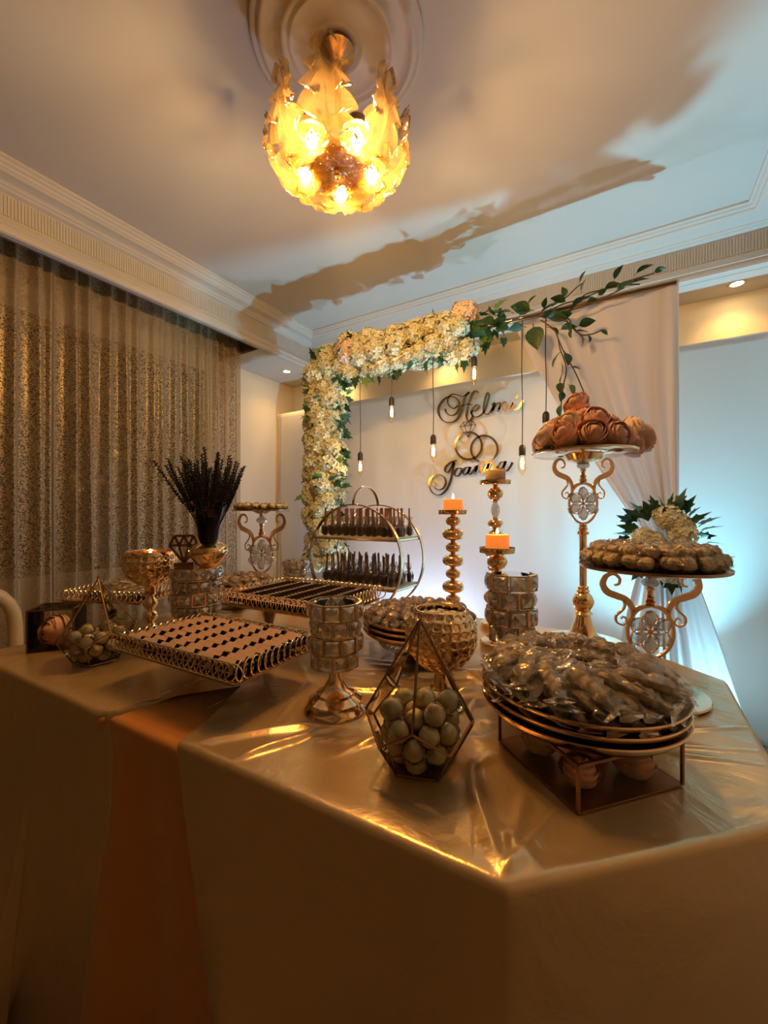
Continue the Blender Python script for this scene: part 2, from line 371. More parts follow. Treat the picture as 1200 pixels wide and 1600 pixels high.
# ================================================================= CHANDELIER
ch = thing('chandelier', 'glowing amber glass leaf chandelier with five bulbs', 'chandelier', (mx, my, 0))
ob('stem', MB().lathe([(0, 2.838), (.055, 2.838), (.06, 2.82), (.03, 2.80), (.012, 2.79), (.012, 2.56), (.06, 2.55), (.075, 2.53), (.06, 2.50), (.012, 2.49), (.012, 2.392), (0, 2.39)], 20).mesh('stem', 'bronze'), ch)
ob('hub', MB().lathe([(.012, 2.405), (.06, 2.40), (.105, 2.41), (.12, 2.42), (.122, 2.424), (.10, 2.416), (.05, 2.408), (.012, 2.411)], 32, cap=False).mesh('hub', 'lamp_glass'), ch)
ob('finial', MB().lathe([(0, 2.372), (.006, 2.374), (.010, 2.382), (.006, 2.392), (.003, 2.40)], 12).mesh('finial', 'bronze'), ch)
SP = crom([(.085, 2.425), (.13, 2.395), (.18, 2.385), (.222, 2.405), (.250, 2.440), (.258, 2.485), (.246, 2.545), (.262, 2.595)], 5)
def leafmesh(seed, wmax):
    rr = random.Random(seed); mb = MB(); n = len(SP) - 1; nt_ = 16; v = []
    NR = n * 3
    for i in range(NR + 1):
        s = i / NR; a = int(min(s * n, n - 1e-6)); fr_ = s * n - a
        p, q = SP[a], SP[a + 1]; r = p[0] + (q[0] - p[0]) * fr_; z = p[1] + (q[1] - p[1]) * fr_
        tooth = (s * 6.5 + .2) % 1; lob = 1.05 - tooth ** 1.6 if tooth > .12 else .1 + tooth * 7.5
        w = wmax * (1 - .62 * s ** 1.6) * (.66 + .42 * lob) * (1 if s < .94 else (1 - s) / .06 * .55 + .45)
        for k in range(nt_ + 1):
            t2 = -1 + 2 * k / nt_; th = t2 * w / max(r, .12); rad = r - .022 * (1 - abs(t2)) + .010 * math.exp(-(t2 / .08) ** 2) + .007 * (abs(t2) > .93) + .006 * cos(t2 * 21) + .008 * cos(t2 * 7 + s * 3) - .015 * (1 - lob) * abs(t2)
            v.append((rad * cos(th), rad * sin(th), z + .006 * abs(t2) * sin(s * 26) + .012 * abs(t2)))
    mb.add(v, [(i * (nt_ + 1) + k, i * (nt_ + 1) + k + 1, (i + 1) * (nt_ + 1) + k + 1, (i + 1) * (nt_ + 1) + k) for i in range(NR) for k in range(nt_)])
    return mb.mesh('glass_leaf', 'lamp_glass', True)
LM = [leafmesh(1, .108), leafmesh(2, .098)]
base_a = CR - pi / 2
for i in range(8):
    o = ob('glass_leaf', LM[i % 2], ch, None, (0, 0, base_a + i * TAU / 8 + (.04 if i % 2 else -.03)), None)
    o.scale = (1, 1, 1) if i % 2 == 0 else (.97, .97, .997)
bulbm = MB().lathe([(0, -.030), (.010, -.028), (.017, -.018), (.019, -.006), (.016, .008), (.010, .018), (.008, .024)], 14).mesh('bulb', 'chand_bulb', True)
armb = MB().tube([(.02, 0, 2.49), (.06, 0, 2.50), (.10, 0, 2.49), (.128, 0, 2.47)], .005, 6).lathe([(.012, 2.485), (.036, 2.478), (.044, 2.464), (.048, 2.446), (.046, 2.444), (.040, 2.460), (.0, 2.468)], 20, Tr((.128, 0, 0)), cap=False).mesh('arm', 'bronze')  # wide socket cup added above each bulb to block its upward light
for k, az in enumerate((-36, 36, -108, 108, 180)):
    a = base_a + radians(az); p = (.128 * cos(a), .128 * sin(a), 2.425)
    o = ob('bulb', bulbm, ch, p); ob('arm', armb, ch, None, (0, 0, a))
# ================================================================= BACKDROP STAND, GARLAND, VINE, DRAPE
AY, AZ, AX0, AX1 = 2.42, 2.31, -1.98, .19
st = thing('backdrop_stand', 'thin metal backdrop frame carrying the garland, drape and bulbs', 'backdrop stand', (0, 0, 0))
ob('crossbar', MB().tube([(AX0, AY, AZ), (AX1, AY, AZ)], .014, 10).mesh('crossbar', 'bronze'), st)
for x in (AX0, AX1 - .04):
    ob('post', MB().tube([(x, AY + .03, FLOOR + .01), (x, AY + .03, AZ)], .014, 10).mesh('post', 'bronze'), st)
    ob('foot', MB().box((x - .2, AY - .03, FLOOR), (x + .2, AY + .03, FLOOR + .015)).mesh('foot', 'bronze'), st)
# hydrangea heads
def headmesh(seed, material, r=.078, n=50):
    rr = random.Random(seed); mb = MB(); mb.lathe([(0, -r * .55), (r * .62, -r * .2), (r * .66, r * .2), (0, r * .62)], 8)
    for i in range(n):
        z = 1 - 1.55 * (i + .5) / n; a = i * 2.39996; q = sqrt(max(0, 1 - z * z)); d = Vector((q * cos(a), q * sin(a), z)).normalized()
        c = d * r * rr.uniform(.84, 1.06); T = Tr(c) @ d.to_track_quat('Z', 'Y').to_matrix().to_4x4() @ Rm(rr.uniform(0, 6), 'Z') @ Rm(rr.uniform(-.4, .4), 'X'); s = r * rr.uniform(.22, .32)
        for k in range(4):
            mb.add([(0, 0, -.1 * s), (s * .75, -s * .55, .18 * s), (s * 1.35, 0, .05 * s), (s * .75, s * .55, .18 * s)], [(0, 1, 2, 3)], T @ Rm(k * pi / 2, 'Z'))
    return mb.mesh('flower_head', material, False)
HM = [headmesh(1, 'petal'), headmesh(2, 'petal'), headmesh(3, 'petal'), headmesh(4, 'petal_pink')]
def ivymesh():
    o = [(0, 0), (.28, -.22), (.50, .10), (.34, .26), (.46, .55), (.22, .55), (0, 1.05), (-.22, .55), (-.46, .55), (-.34, .26), (-.50, .10), (-.28, -.22)]
    v = [(x, y, .10 * abs(x) - .12 * y * y) for x, y in o]; v.append((0, .35, -.03)); c = 12
    mb = MB().add(v, [(c, i, (i + 1) % 12) for i in range(12)]); mb.tube([(0, 0, 0), (0, -.25, -.1)], .02, 4); return mb
def ovatemesh():
    mb = MB(); v = []
    for i in range(7):
        s = i / 6; w = .34 * sin(pi * s ** .8)
        for k in (-1, 0, 1): v.append((k * w, s, .16 * abs(k) * w * 2 - .15 * s * s))
    mb.add(v, [(i * 3 + k, i * 3 + k + 1, i * 3 + k + 4, i * 3 + k + 3) for i in range(6) for k in (0, 1)]); mb.tube([(0, 0, 0), (0, -.2, -.06)], .02, 4); return mb
IV = [ivymesh().mesh('ivy_leaf', 'leaf', True), ivymesh().mesh('ivy_leaf', 'leaf_light', True)]
OV = ovatemesh().mesh('leaf', 'leaf', True)
def leaf_at(parent, mesh, p, d, size, rr, name='ivy_leaf'):
    q = Vector(d).normalized().to_track_quat('Y', 'Z').to_matrix().to_4x4() @ Rm(rr.uniform(-1, 1), 'Y')
    o = ob(name, mesh, parent, p, q.to_euler(), size); return o
g = thing('flower_garland', 'thick cream hydrangea and ivy garland over the left leg and top of the frame', 'flower garland', (AX0, AY, AZ))
def pathpt(s):                # s in metres: up the leg then along the bar
    L1 = 1.50
    if s < L1 - .12: return Vector((0, 0, -L1 + s)), Vector((0, 0, 1))
    if s < L1 + .12: a = (s - L1 + .12) / .24 * pi / 2; return Vector((.12 - .12 * cos(a), 0, -.12 + .12 * sin(a) - .0)), Vector((sin(a), 0, cos(a)))
    return Vector((s - L1, 0, 0)), Vector((1, 0, 0))
def ring_frame(t):
    a = t.cross(Vector((0, 1, 0))).normalized(); return a, t.cross(a).normalized()
rr = random.Random(5); s = .02
while s < 2.60:
    p, t = pathpt(s); a, b2 = ring_frame(t); k = rr.uniform(0, 6)
    for j in range(5):
        q = k + j * TAU / 5 + rr.uniform(-.25, .25); dr = a * cos(q) + b2 * sin(q)
        if dr.y > .75: continue
        rad = rr.uniform(.065, .105); sc = rr.uniform(.78, 1.12)
        if s > 1.7: rad *= 1.12
        o = ob('flower_head', HM[3] if rr.random() < (.10 if s > 1.5 else .0) else HM[rr.randrange(3)], g, p + dr * rad + t * rr.uniform(-.03, .03), dr.to_track_quat('Z', 'Y').to_euler(), sc)
    s += .092
for i in range(150):          # ivy peeping out, mostly along the inner and lower edges
    s = rr.uniform(0, 2.68); p, t = pathpt(s); a, b2 = ring_frame(t)
    q = rr.uniform(0, TAU); dr = a * cos(q) + b2 * sin(q)
    if rr.random() < .62: dr = (a + b2 * rr.uniform(-.9, .5)).normalized() if (a.x + -a.z) > 0 else (-a + b2 * rr.uniform(-.9, .5)).normalized()
    leaf_at(g, IV[1] if rr.random() < .3 else IV[0], p + dr * rr.uniform(.11, .17), dr + t * rr.uniform(-.9, .9), rr.uniform(.05, .085), rr)
for i in range(26):           # tuft of ivy where the flowers stop
    p = Vector((1.19 + rr.uniform(0, .16), rr.uniform(-.08, .04), rr.uniform(-.10, .07)))
    leaf_at(g, IV[i % 3 == 0], p, (rr.uniform(-.2, 1), rr.uniform(-.6, .3), rr.uniform(-1, .6)), rr.uniform(.05, .08), rr)
ob('core', MB().tube([(0, 0, -1.5), (0, 0, -.12), (.035, 0, -.035), (.12, 0, 0), (1.25, 0, 0)], .05, 8).mesh('core', 'leaf'), g)
# trailing vine, traced in the plane of the frame
def onY(px, py, Y):
    k = (px - 600) / FPX; d = Y / (V1[0] * k + V1[1]); X, _ = c2r(k * d, d); return Vector((X, Y, CH - (py - 800) / FPX * d))
vn = thing('trailing_vine', 'green leafy vine trailing along the bar over the white drape', 'vine', (0, 0, 0))
rr = random.Random(9)
VY = AY - .06
VS = [[(748, 508), (800, 498), (850, 488), (880, 475), (905, 468), (945, 452), (985, 438), (1022, 427)],
      [(860, 486), (895, 476), (915, 460), (940, 453), (975, 446), (1000, 444)], [(850, 488), (885, 486), (925, 474), (958, 458), (975, 450)],
      [(862, 478), (885, 464), (900, 450), (910, 443)], [(845, 500), (868, 518), (875, 545), (885, 575), (880, 605), (876, 640)],
      [(868, 518), (880, 548), (898, 580), (912, 612)], [(850, 490), (880, 500), (896, 512), (910, 528)], [(885, 500), (905, 522), (925, 522), (942, 515)], [(800, 500), (830, 496), (870, 492), (890, 500), (892, 520)]]
for st_ in VS:
    q = crom([tuple(onY(x, y, VY + rr.uniform(-.03, .03))) for x, y in st_], 5); ob('stem', MB().tube(q, .0035, 5).mesh('stem', 'stem'), vn)
LP = [(1022, 427, 1, .2, 22), (994, 432, 1, .3, 34), (960, 441, .6, 1, 30), (945, 451, 1, .1, 32), (988, 444, 1, 0, 34), (964, 457, 1, .4, 38), (907, 446, .4, 1, 26), (909, 458, .3, 1, 26), (884, 463, -.3, 1, 22), (905, 472, .8, .1, 32),
      (885, 475, -.6, .3, 34), (935, 463, .6, .4, 20), (826, 478, .6, .7, 24), (830, 486, -1, .4, 44), (845, 490, 1, .3, 46), (800, 490, -1, .3, 34), (790, 500, -.8, -.1, 32), (834, 512, .2, -1, 58), (820, 514, -1, .1, 34), (856, 498, 1, -.2, 46),
      (870, 500, 1, .2, 34), (876, 515, 1, 0, 36), (858, 512, .6, -.5, 30), (885, 508, .5, -.8, 28), (905, 512, 1, .2, 34), (908, 524, .2, -1, 26), (920, 526, .2, -.8, 22), (940, 518, .6, -.6, 18), (902, 520, .7, -.2, 28), (874, 555, -.5, -1, 34),
      (884, 552, .3, -1, 34), (878, 570, .1, -1, 22), (879, 585, -.3, -1, 24), (892, 575, 1, -.2, 22), (876, 600, .1, -1, 26), (890, 604, .5, -.8, 28), (879, 612, -.1, -1, 24), (877, 634, -.1, -1, 28), (895, 482, .9, .5, 34), (862, 480, .8, .4, 32),
      (775, 507, -.7, .5, 30), (770, 515, .5, -.8, 30), (850, 482, .2, .8, 22), (868, 492, -1, 0, 30), (888, 495, .6, .8, 26), (812, 496, .9, .2, 30), (918, 477, .8, .2, 22), (893, 512, -.1, -1, 26)]
for x, y, dx, dz, L in LP:
    d = onY(x, y, VY); f = L / FPX * (V1[1] * d.y - V1[0] * d.x) * .86
    leaf_at(vn, OV, d + Vector((0, rr.uniform(-.03, .0), 0)), (dx, rr.uniform(-.35, .1), dz), f * .82, rr, 'leaf')
# drape gathered to a tie-back at the right post
TX, TZ2 = .145, 1.06
def drape_up(u, v):
    x0 = -.60 + .80 * u; x1 = TX - .07 + .13 * u; k = v ** 1.02; sag = .04 * sin(pi * v) * (1 - u)
    x = x0 + (x1 - x0) * k - sag * .6
    if u > .6: x = x + (.20 - x) * ((u - .6) / .4) ** 1.3 * (1 - max(0, v - .8) * 2.2)
    y = AY + .008 + (.018 * sin(u * 19 + v * 1.5) + .010 * sin(u * 47 + 1)) * (.25 + .75 * v) * (1.2 - .5 * v) + .02 * sin(v * 3) * sin(u * 5)
    z = AZ + .018 - (AZ + .018 - TZ2 + .02 * u) * v - .012 * sin(pi * v) * sin(u * 4)
    return (x, y, z)
def drape_dn(u, v):
    w = .05 + .26 * v ** .8; x = TX - .01 + (u - .46) * 2 * w * 1.1 + .03 * v; y = AY + (.022 * sin(u * 21) + .012 * sin(u * 44 + 2)) * (.5 + v) + .03 * sin(v * 2)
    return (x, y, TZ2 + .01 - (TZ2 - FLOOR - .01) * v)
dr = thing('drape', 'sheer white drape swept from the bar to the flower tie', 'drape', (0, 0, 0))
for nm, fn in (('upper_swag', drape_up), ('lower_tail', drape_dn)):
    o = ob(nm, MB().grid(fn, 110, 60).mesh(nm, 'drape_cloth', True), dr); sm = o.modifiers.new('s', 'SOLIDIFY'); sm.thickness = .0015
tb = thing('tie_back_posy', 'hydrangea and ivy posy tied round the waist of the white drape', 'flower posy', (TX + .0, AY - .06, TZ2))
rr = random.Random(21)
for i in range(13):
    a = rr.uniform(0, TAU); q = Vector((.115 * cos(a) * rr.random() ** .4, -.03, .125 * sin(a) * rr.random() ** .4 - .01)); dd = Vector((q.x, -.08, q.z))
    ob('flower_head', HM[i % 3], tb, q, dd.to_track_quat('Z', 'Y').to_euler(), rr.uniform(.55, .78))
for i in range(34):
    a = TAU * i / 34; ra = rr.uniform(.12, .17)
    leaf_at(tb, IV[i % 4 == 0], (ra * cos(a) * 1.0, rr.uniform(-.03, .02), ra * sin(a) * 1.05), (cos(a), rr.uniform(-.5, .1), sin(a)), rr.uniform(.055, .09), rr)
# floor uplights
for (x, y, lb, mt_) in ((.42, 2.60, 'round cyan stage uplight on the floor beside the white drape', 'cyan_lens'), (-1.35, 2.62, 'round uplight on the floor behind the table and garland', 'cyan_lens')):
    t = thing('stage_uplight', lb, 'uplight', (x, y, FLOOR))
    ob('housing', MB().lathe([(.06, .0), (.075, .01), (.075, .085), (.068, .09), (.066, .08), (0, .078)], 24).mesh('housing', 'black'), t)
    ob('lens', MB().lathe([(.064, .081), (0, .082)], 24, cap=False).mesh('lens', mt_), t)
# ================================================================= PENDANT BULBS
cord_lab = ['lowest bulb, hanging just above the handle of the ring stand', 'bulb second from the garland leg, hanging under the flowers', 'bulb hanging just in front of the start of both script names', 'short bulb hanging right under the end of the flowers',
            'bulb hanging at the end of the first script name', 'bulb half hidden behind the pile of blush roses']
bg = MB().lathe([(.009, -.062), (.013, -.07), (.021, -.095), (.024, -.118), (.0225, -.140), (.016, -.158), (.008, -.166), (.007, -.176), (0, -.180)], 18, cap=False).mesh('glass', 'bulb_glass', True)
sk = MB().lathe([(0, .002), (.008, 0), (.016, -.008), (.019, -.02), (.019, -.062), (.015, -.066), (0, -.066)], 16).mesh('socket', 'socket_black')
fl = MB()
for k in range(6):
    a = k * TAU / 6; fl.tube([(.004 * cos(a), .004 * sin(a), -.075), (.008 * cos(a), .008 * sin(a), -.100), (.006 * cos(a), .006 * sin(a), -.135)], .0016, 5)
fl = fl.mesh('filament', 'filament')
for (px, pys, Y, lb) in ((563, 706, 2.42, 0), (612, 620, 2.42, 1), (677, 679, 2.42, 2), (741, 557, 2.42, 3), (816, 695, 2.42, 4), (853, 643, 2.42, 5)):
    p = onY(px, pys, Y); p.y -= 0.0
    t = thing('pendant_bulb', 'clear filament ' + cord_lab[lb], 'pendant bulb', p, 0, 'filament bulbs hanging from the frame')
    ztop = AZ - .01 - p.z
    ob('cord', MB().tube([(0, 0, 0), (.002, 0, ztop * .3), (-.003, 0, ztop * .6), (0, 0, ztop)], .0028, 6).mesh('cord', 'socket_black'), t)
    ob('socket', sk, t); ob('glass_bulb', bg, t); ob('filament', fl, t)
    lamp('pendant_lamp', 'POINT', (p.x, p.y, p.z - .112), BULB_W, (1, .60, .25), .016)
# ================================================================= SCRIPT NAMES AND RINGS
SY = PY - .035
def zq(x, y): return (660 + x / 6.667, 590 + y / 6.667)
def smap(X, Y, D):
    p = onY(X, Y, SY); p.y += D; return tuple(p)
def stroke(mb, pts, base=1.5, gain=2.0, closed=False):
    P = crom([zq(*p) for p in pts], 7, closed)
    if closed: P.append(P[0])
    W_ = []
    for i in range(len(P)):
        a, b2 = P[max(i - 1, 0)], P[min(i + 1, len(P) - 1)]; dx, dy = b2[0] - a[0], b2[1] - a[1]; l = math.hypot(dx, dy) or 1
        W_.append(base + gain * abs((-.35 * dx + .94 * dy) / l) ** 2.5)
    mb.ribbon(P, W_, .005, smap)
hm = MB()
for s_, g_ in (([(238, 325), (250, 365), (295, 395), (350, 378), (385, 320), (380, 250), (340, 208), (275, 200), (215, 240), (172, 310), (176, 390), (220, 450), (290, 470), (350, 445), (395, 380), (425, 290), (440, 220), (462, 175), (490, 152)], 2.6),
               ([(372, 290), (330, 322), (285, 300), (262, 250), (275, 205), (305, 175), (350, 175), (415, 195), (465, 178), (490, 150)], .9),
               ([(582, 158), (560, 138), (525, 165), (492, 245), (468, 340), (460, 410), (478, 452), (505, 440), (525, 405), (512, 360), (530, 320), (568, 285), (592, 300), (560, 338), (515, 352)], 2.6),
               ([(400, 300), (450, 282), (490, 278), (520, 285)], .6), ([(505, 350), (520, 395), (560, 412), (610, 390), (650, 340), (680, 250), (696, 180), (682, 160), (660, 200), (640, 300), (642, 365), (668, 385), (700, 365), (745, 290)], 1.9),
               ([(725, 290), (752, 262), (750, 290), (718, 372)], 2.4), ([(728, 345), (765, 285), (805, 262), (808, 290), (785, 360)], 2.2), ([(795, 335), (835, 270), (868, 252), (870, 285), (848, 335), (870, 352), (905, 325), (945, 255), (935, 315), (960, 335), (1000, 318), (1030, 270), (1050, 232)], 2.0),
               ([(988, 185), (968, 190), (975, 210), (992, 200), (988, 185)], 1.2)): stroke(hm, s_, 1.5, g_)
tag(ob('name_sign', hm.mesh('name_sign', 'sign_gold', False)), 'gold cut-out script name above the interlocked rings on the cloth panel', 'name sign')
jm = MB()
for s_, g_ in (([(358, 862), (300, 882), (245, 930), (238, 975), (270, 985), (305, 935), (330, 880), (318, 960), (295, 1070), (250, 1170), (180, 1222), (110, 1200), (70, 1125), (92, 1045), (155, 1010), (222, 1030), (245, 1090), (222, 1148), (172, 1168), (130, 1142), (118, 1098)], 2.3),
               ([(400, 945), (362, 948), (335, 998), (350, 1026), (385, 1015), (410, 965), (396, 945), (440, 955)], 2.2), ([(490, 935), (452, 940), (425, 985), (440, 1012), (475, 985), (500, 930), (478, 992), (500, 1005), (540, 960)], 2.4),
               ([(540, 955), (568, 920), (562, 950), (540, 1003)], 2.6), ([(548, 975), (580, 925), (612, 908), (618, 930), (602, 985), (625, 995), (655, 950)], 2.6), ([(655, 950), (690, 895), (682, 930), (662, 975)], 2.6),
               ([(670, 950), (705, 900), (738, 888), (742, 912), (724, 960), (745, 970), (785, 925)], 2.6), ([(852, 880), (815, 888), (788, 935), (804, 962), (840, 930), (868, 872), (848, 945), (878, 972), (915, 930), (940, 882)], 2.4)): stroke(jm, s_, 1.5, g_)
tag(ob('name_sign', jm.mesh('name_sign', 'sign_gold', False)), 'gold cut-out script name below the interlocked rings, partly behind a candle', 'name sign')
em = thing('ring_emblem', 'two interlocked gold wedding rings with a diamond outline between the names', 'ring emblem', (0, 0, 0))
for cx, cy, rx, ry in ((482, 710, 138, 142), (645, 745, 138, 140)):
    mb = MB(); P = [zq(cx + rx * cos(TAU * i / 48), cy + ry * sin(TAU * i / 48)) for i in range(49)]; mb.ribbon(P, 3.2, .005, smap); ob('ring', mb.mesh('ring', 'sign_gold', False), em)
mb = MB()
for a, b2 in (((425, 465), (520, 455)), ((520, 455), (557, 490)), ((557, 490), (480, 622)), ((480, 622), (390, 512)), ((390, 512), (425, 465)), ((390, 512), (557, 490)), ((425, 465), (440, 506)), ((440, 506), (474, 460)), ((474, 460), (510, 497)), ((510, 497), (520, 455)), ((440, 506), (480, 622)), ((510, 497), (480, 622))):
    mb.ribbon([zq(*a), zq(*b2)], .9, .004, smap)
ob('diamond', mb.mesh('diamond', 'sign_gold', False), em)
# ================================================================= TABLE AND CLOTHS
def front(x): return .500 + .026 * (x + .13) * 1.0 if x < -.13 else .500 + (x + .13) * .955
def fr_y(x): return front(x) - (.012 if x < -1.0 else 0)
def back(x): return 1.665 if x < -.10 else 1.665 - (x + .10) * .93
XE = .205
tb_ = thing('banquet_table', 'long table under the satin cloths with cut right-hand corners', 'table', (0, 0, 0))
op = [(-1.74, .50), (-.13, .525), (.19, .83), (.19, 1.37), (-.10, 1.64), (-1.74, 1.64)]
v = [(x, y, z) for z in (TZ - .045, TZ - .008) for x, y in op]
ob('tabletop', MB().add(v, [tuple(range(6))[::-1], tuple(range(6, 12))] + [(i, (i + 1) % 6, (i + 1) % 6 + 6, i + 6) for i in range(6)]).mesh('tabletop', 'wood', False), tb_)
lg = MB().box((-.03, -.03, 0), (.03, .03, TZ - .045 - FLOOR)).mesh('leg', 'wood', False)
for x, y in ((-1.62, .62), (-1.62, 1.52), (.02, .80), (.02, 1.36), (-.8, .62), (-.8, 1.52)): ob('leg', lg, tb_, (x, y, FLOOR))
CR2 = []
def smooth(a, b, x): t = max(0, min(1, (x - a) / (b - a))); return t * t * (3 - 2 * t)
def crease(x, y, ax, ay, bx, by, w, h):
    dx, dy = bx - ax, by - ay; L = math.hypot(dx, dy); t = ((x - ax) * dx + (y - ay) * dy) / L / L
    if t < -.15 or t > 1.15: return 0
    d = abs((x - ax) * dy - (y - ay) * dx) / L; ww = w * (.5 + .7 * abs(t))
    return h * math.exp(-(d / ww) ** 2) * smooth(-.15, .12, t) * (1 - smooth(.8, 1.15, t))
CRS = [(-.13, .50, -.16, .95, .014, .006), (-.13, .50, -.05, .85, .012, .007), (-.13, .50, -.35, .85, .016, .005), (-.72, .48, -.30, .95, .020, .008), (-.60, .50, -.36, 1.02, .014, .010), (-.52, .62, -.20, .80, .02, .004),
       (-.50, .98, -.30, 1.12, .022, .016), (-.36, .95, -.22, 1.10, .016, .015), (-.62, .82, -.40, .92, .012, .009), (-.45, .62, -.30, .95, .012, .006), (.20, 1.0, .02, .93, .009, .003), (.19, .95, .00, .90, .008, .003), (.2, 1.1, .04, .99, .008, .003),
       (-.30, .60, -.18, .78, .012, .004), (-.02, .66, -.10, .95, .012, .004)]
FLAT = []
for i in range(26):
    ax, ay = R.uniform(-.78, .15), R.uniform(.52, 1.5); an = R.uniform(0, TAU); ln = R.uniform(.08, .24); CRS.append((ax, ay, ax + ln * cos(an), ay + ln * sin(an), R.uniform(.006, .014), R.uniform(.0015, .004)))
def wr(x, y):
    n = noise.noise(Vector((x * 5, y * 5, 1.3))) * .0030 + noise.noise(Vector((x * 14, y * 9, 4.1))) * .0018
    e = min(1, max(0, (y - fr_y(x)) / .02)); c = sum(crease(x, y, *k) for k in CRS)
    for fx_, fy_, fr2 in FLAT:
        dd = math.hypot(x - fx_, y - fy_)
        if dd < fr2 + .03: e = min(e, smooth(fr2, fr2 + .03, dd)); n = min(n, 0)
    return (n + c) * e
for q in ((.3525, .7255, .145), (.0637, .725, .075), (.65, 1.0, .125), (.666, 1.371, .13), (-.11, .925, .07), (.131, .944, .055), (.36, 1.15, .06)): X, Y, _ = rp(*q[:2]); FLAT.append((X, Y, q[2]))
def cloth(name, label, material, xl, xr, zoff, hem, fold, sides, nu=170, nv=200, wrinkle=1.0, nd=46, out=.05):
    """top grid between the left and right seams, plus a skirt that drops from the listed sides"""
    mb = MB(); v = []; idx = {}
    for j in range(nv + 1):
        b2 = j / nv
        for i in range(nu + 1):
            x = xl(b2) + (xr(b2) - xl(b2)) * i / nu; y = fr_y(x) + (back(x) - fr_y(x)) * b2
            v.append((x, y, TZ + zoff + wrinkle * max(-.0015, wr(x, y))))
    G = lambda i, j: j * (nu + 1) + i
    f = [(G(i, j), G(i + 1, j), G(i + 1, j + 1), G(i, j + 1)) for j in range(nv) for i in range(nu)]
    per = []
    if 'left' in sides: per += [G(0, j) for j in range(nv, 0, -1)]
    if 'front' in sides: per += [G(i, 0) for i in range(nu + 1)]
    if 'right' in sides: per += [G(nu, j) for j in range(1, nv + 1)]
    if 'back' in sides: per += [G(i, nv) for i in range(nu - 1, -1, -1)]
    m = len(per); P = [Vector(v[k]) for k in per]; nrm = []
    for i in range(m):
        a, b2 = P[max(i - 4, 0)], P[min(i + 4, m - 1)]; t = (b2 - a); t.z = 0; t = t.normalized(); nrm.append(Vector((t.y, -t.x, 0)))
    arc = [0]
    for i in range(1, m): arc.append(arc[-1] + (P[i] - P[i - 1]).length)
    prev = per; H = TZ - FLOOR - .008
    for k in range(1, nd + 1):
        row = []
        for i in range(m):
            if k <= 6: a = k / 6 * pi / 2; o = .014 * sin(a); dz = .014 * (1 - cos(a))
            else:
                h = (k - 6) / (nd - 6); dz = .014 + (H - .014) * h; o = .014 + out * h ** 1.2 + fold(arc[i], h, P[i].x)
            q = P[i] + nrm[i] * o; dx = hem(P[i].x, min(1, dz / H)) if P[i].y < .95 and nrm[i].y < -.5 else 0
            v.append((q.x + dx, q.y, max(FLOOR + .006, q.z * (1 if k > 0 else 1) - dz))); row.append(len(v) - 1)
        f += [(prev[i + 1], prev[i], row[i], row[i + 1]) for i in range(m - 1)]; prev = row
    mb.add(v, f); o = ob(name, mb.mesh(name, material, True)); return tag(o, label, 'tablecloth', None)
def lerp_tab(T):
    def g(b):
        for (a, x), (c, y) in zip(T, T[1:]):
            if b <= c: return x + (y - x) * (b - a) / (c - a)
        return T[-1][1]
    return g
fold_r = lambda s, h, x: (.006 * sin(s * 9 + 1) + .005 * sin(s * 21) * h + .010 * noise.noise(Vector((s * 4, h * 2, 0)))) * h ** .7 * 1.5
def hem_r(x, h): e = max(0, 1 - abs(x + .75) / .25); return e * .30 * h ** 1.1
def hem_l(x, h): e = max(0, 1 - abs(x + .99) / .3); return -e * .36 * h ** 1.15
cloth('tablecloth', 'champagne satin cloth over the near, right half of the table', 'satin', lerp_tab([(0, -.75), (.05, -.765), (.2, -.855), (1, -.90)]), lambda b: XE, .0075, hem_r, fold_r, ('front', 'right', 'back'), 190, 210)
cloth('tablecloth', 'champagne satin cloth over the far, left half of the table', 'satin', lambda b: -1.745, lerp_tab([(0, -.99), (.05, -.975), (.2, -.845), (1, -.84)]), .006, hem_l, lambda s, h, x: .012 * h * sin(s * 5.5) + (.09 * h ** 2 if x < -1.3 else .02 * h), ('left', 'front', 'back'), 110, 120, .35)
cloth('tablecloth', 'amber satin underskirt cloth showing between the two champagne cloths', 'amber_cloth', lambda b: -1.25, lambda b: -.60, -.004, lambda x, h: (x + .9) * 1.3 * h, lambda s, h, x: (.022 * sin(s * 24 + .8) + .012 * sin(s * 47)) * h ** .5 - .016 * min(1, h * 12) - .03 * h, ('front',), 130, 60, 0, 46, .055)
# chair seen past the table's left end
c = thing('banquet_chair', 'cream chair with a rounded arched back past the left end of the table', 'chair', (*at(-14, 1.80)[:2], FLOOR), CR + 1.25)
ob('seat', MB().lathe([(0, .44), (.20, .44), (.215, .455), (.21, .475), (.17, .485), (0, .487)], 28).mesh('seat', 'cream_chair'), c)
arch = [(-.20, .18, .02), (-.205, .19, .45)] + [(-.205 * cos(pi * k / 12), .20, .74 + .205 * sin(pi * k / 12)) for k in range(13)] + [(.205, .19, .45), (.20, .18, .02)]
ob('back_frame', MB().tube(arch, .030, 10).mesh('back_frame', 'cream_chair'), c)
ob('backrest', MB().tube([(-.19, .195, .56), (0, .215, .565), (.19, .195, .56)], .016, 8).mesh('backrest', 'cream_chair'), c)
for s in (-1, 1): ob('leg', MB().tube([(s * .17, -.16, .45), (s * .18, -.18, 0)], [.018, .012], 8).mesh('leg', 'cream_chair'), c)
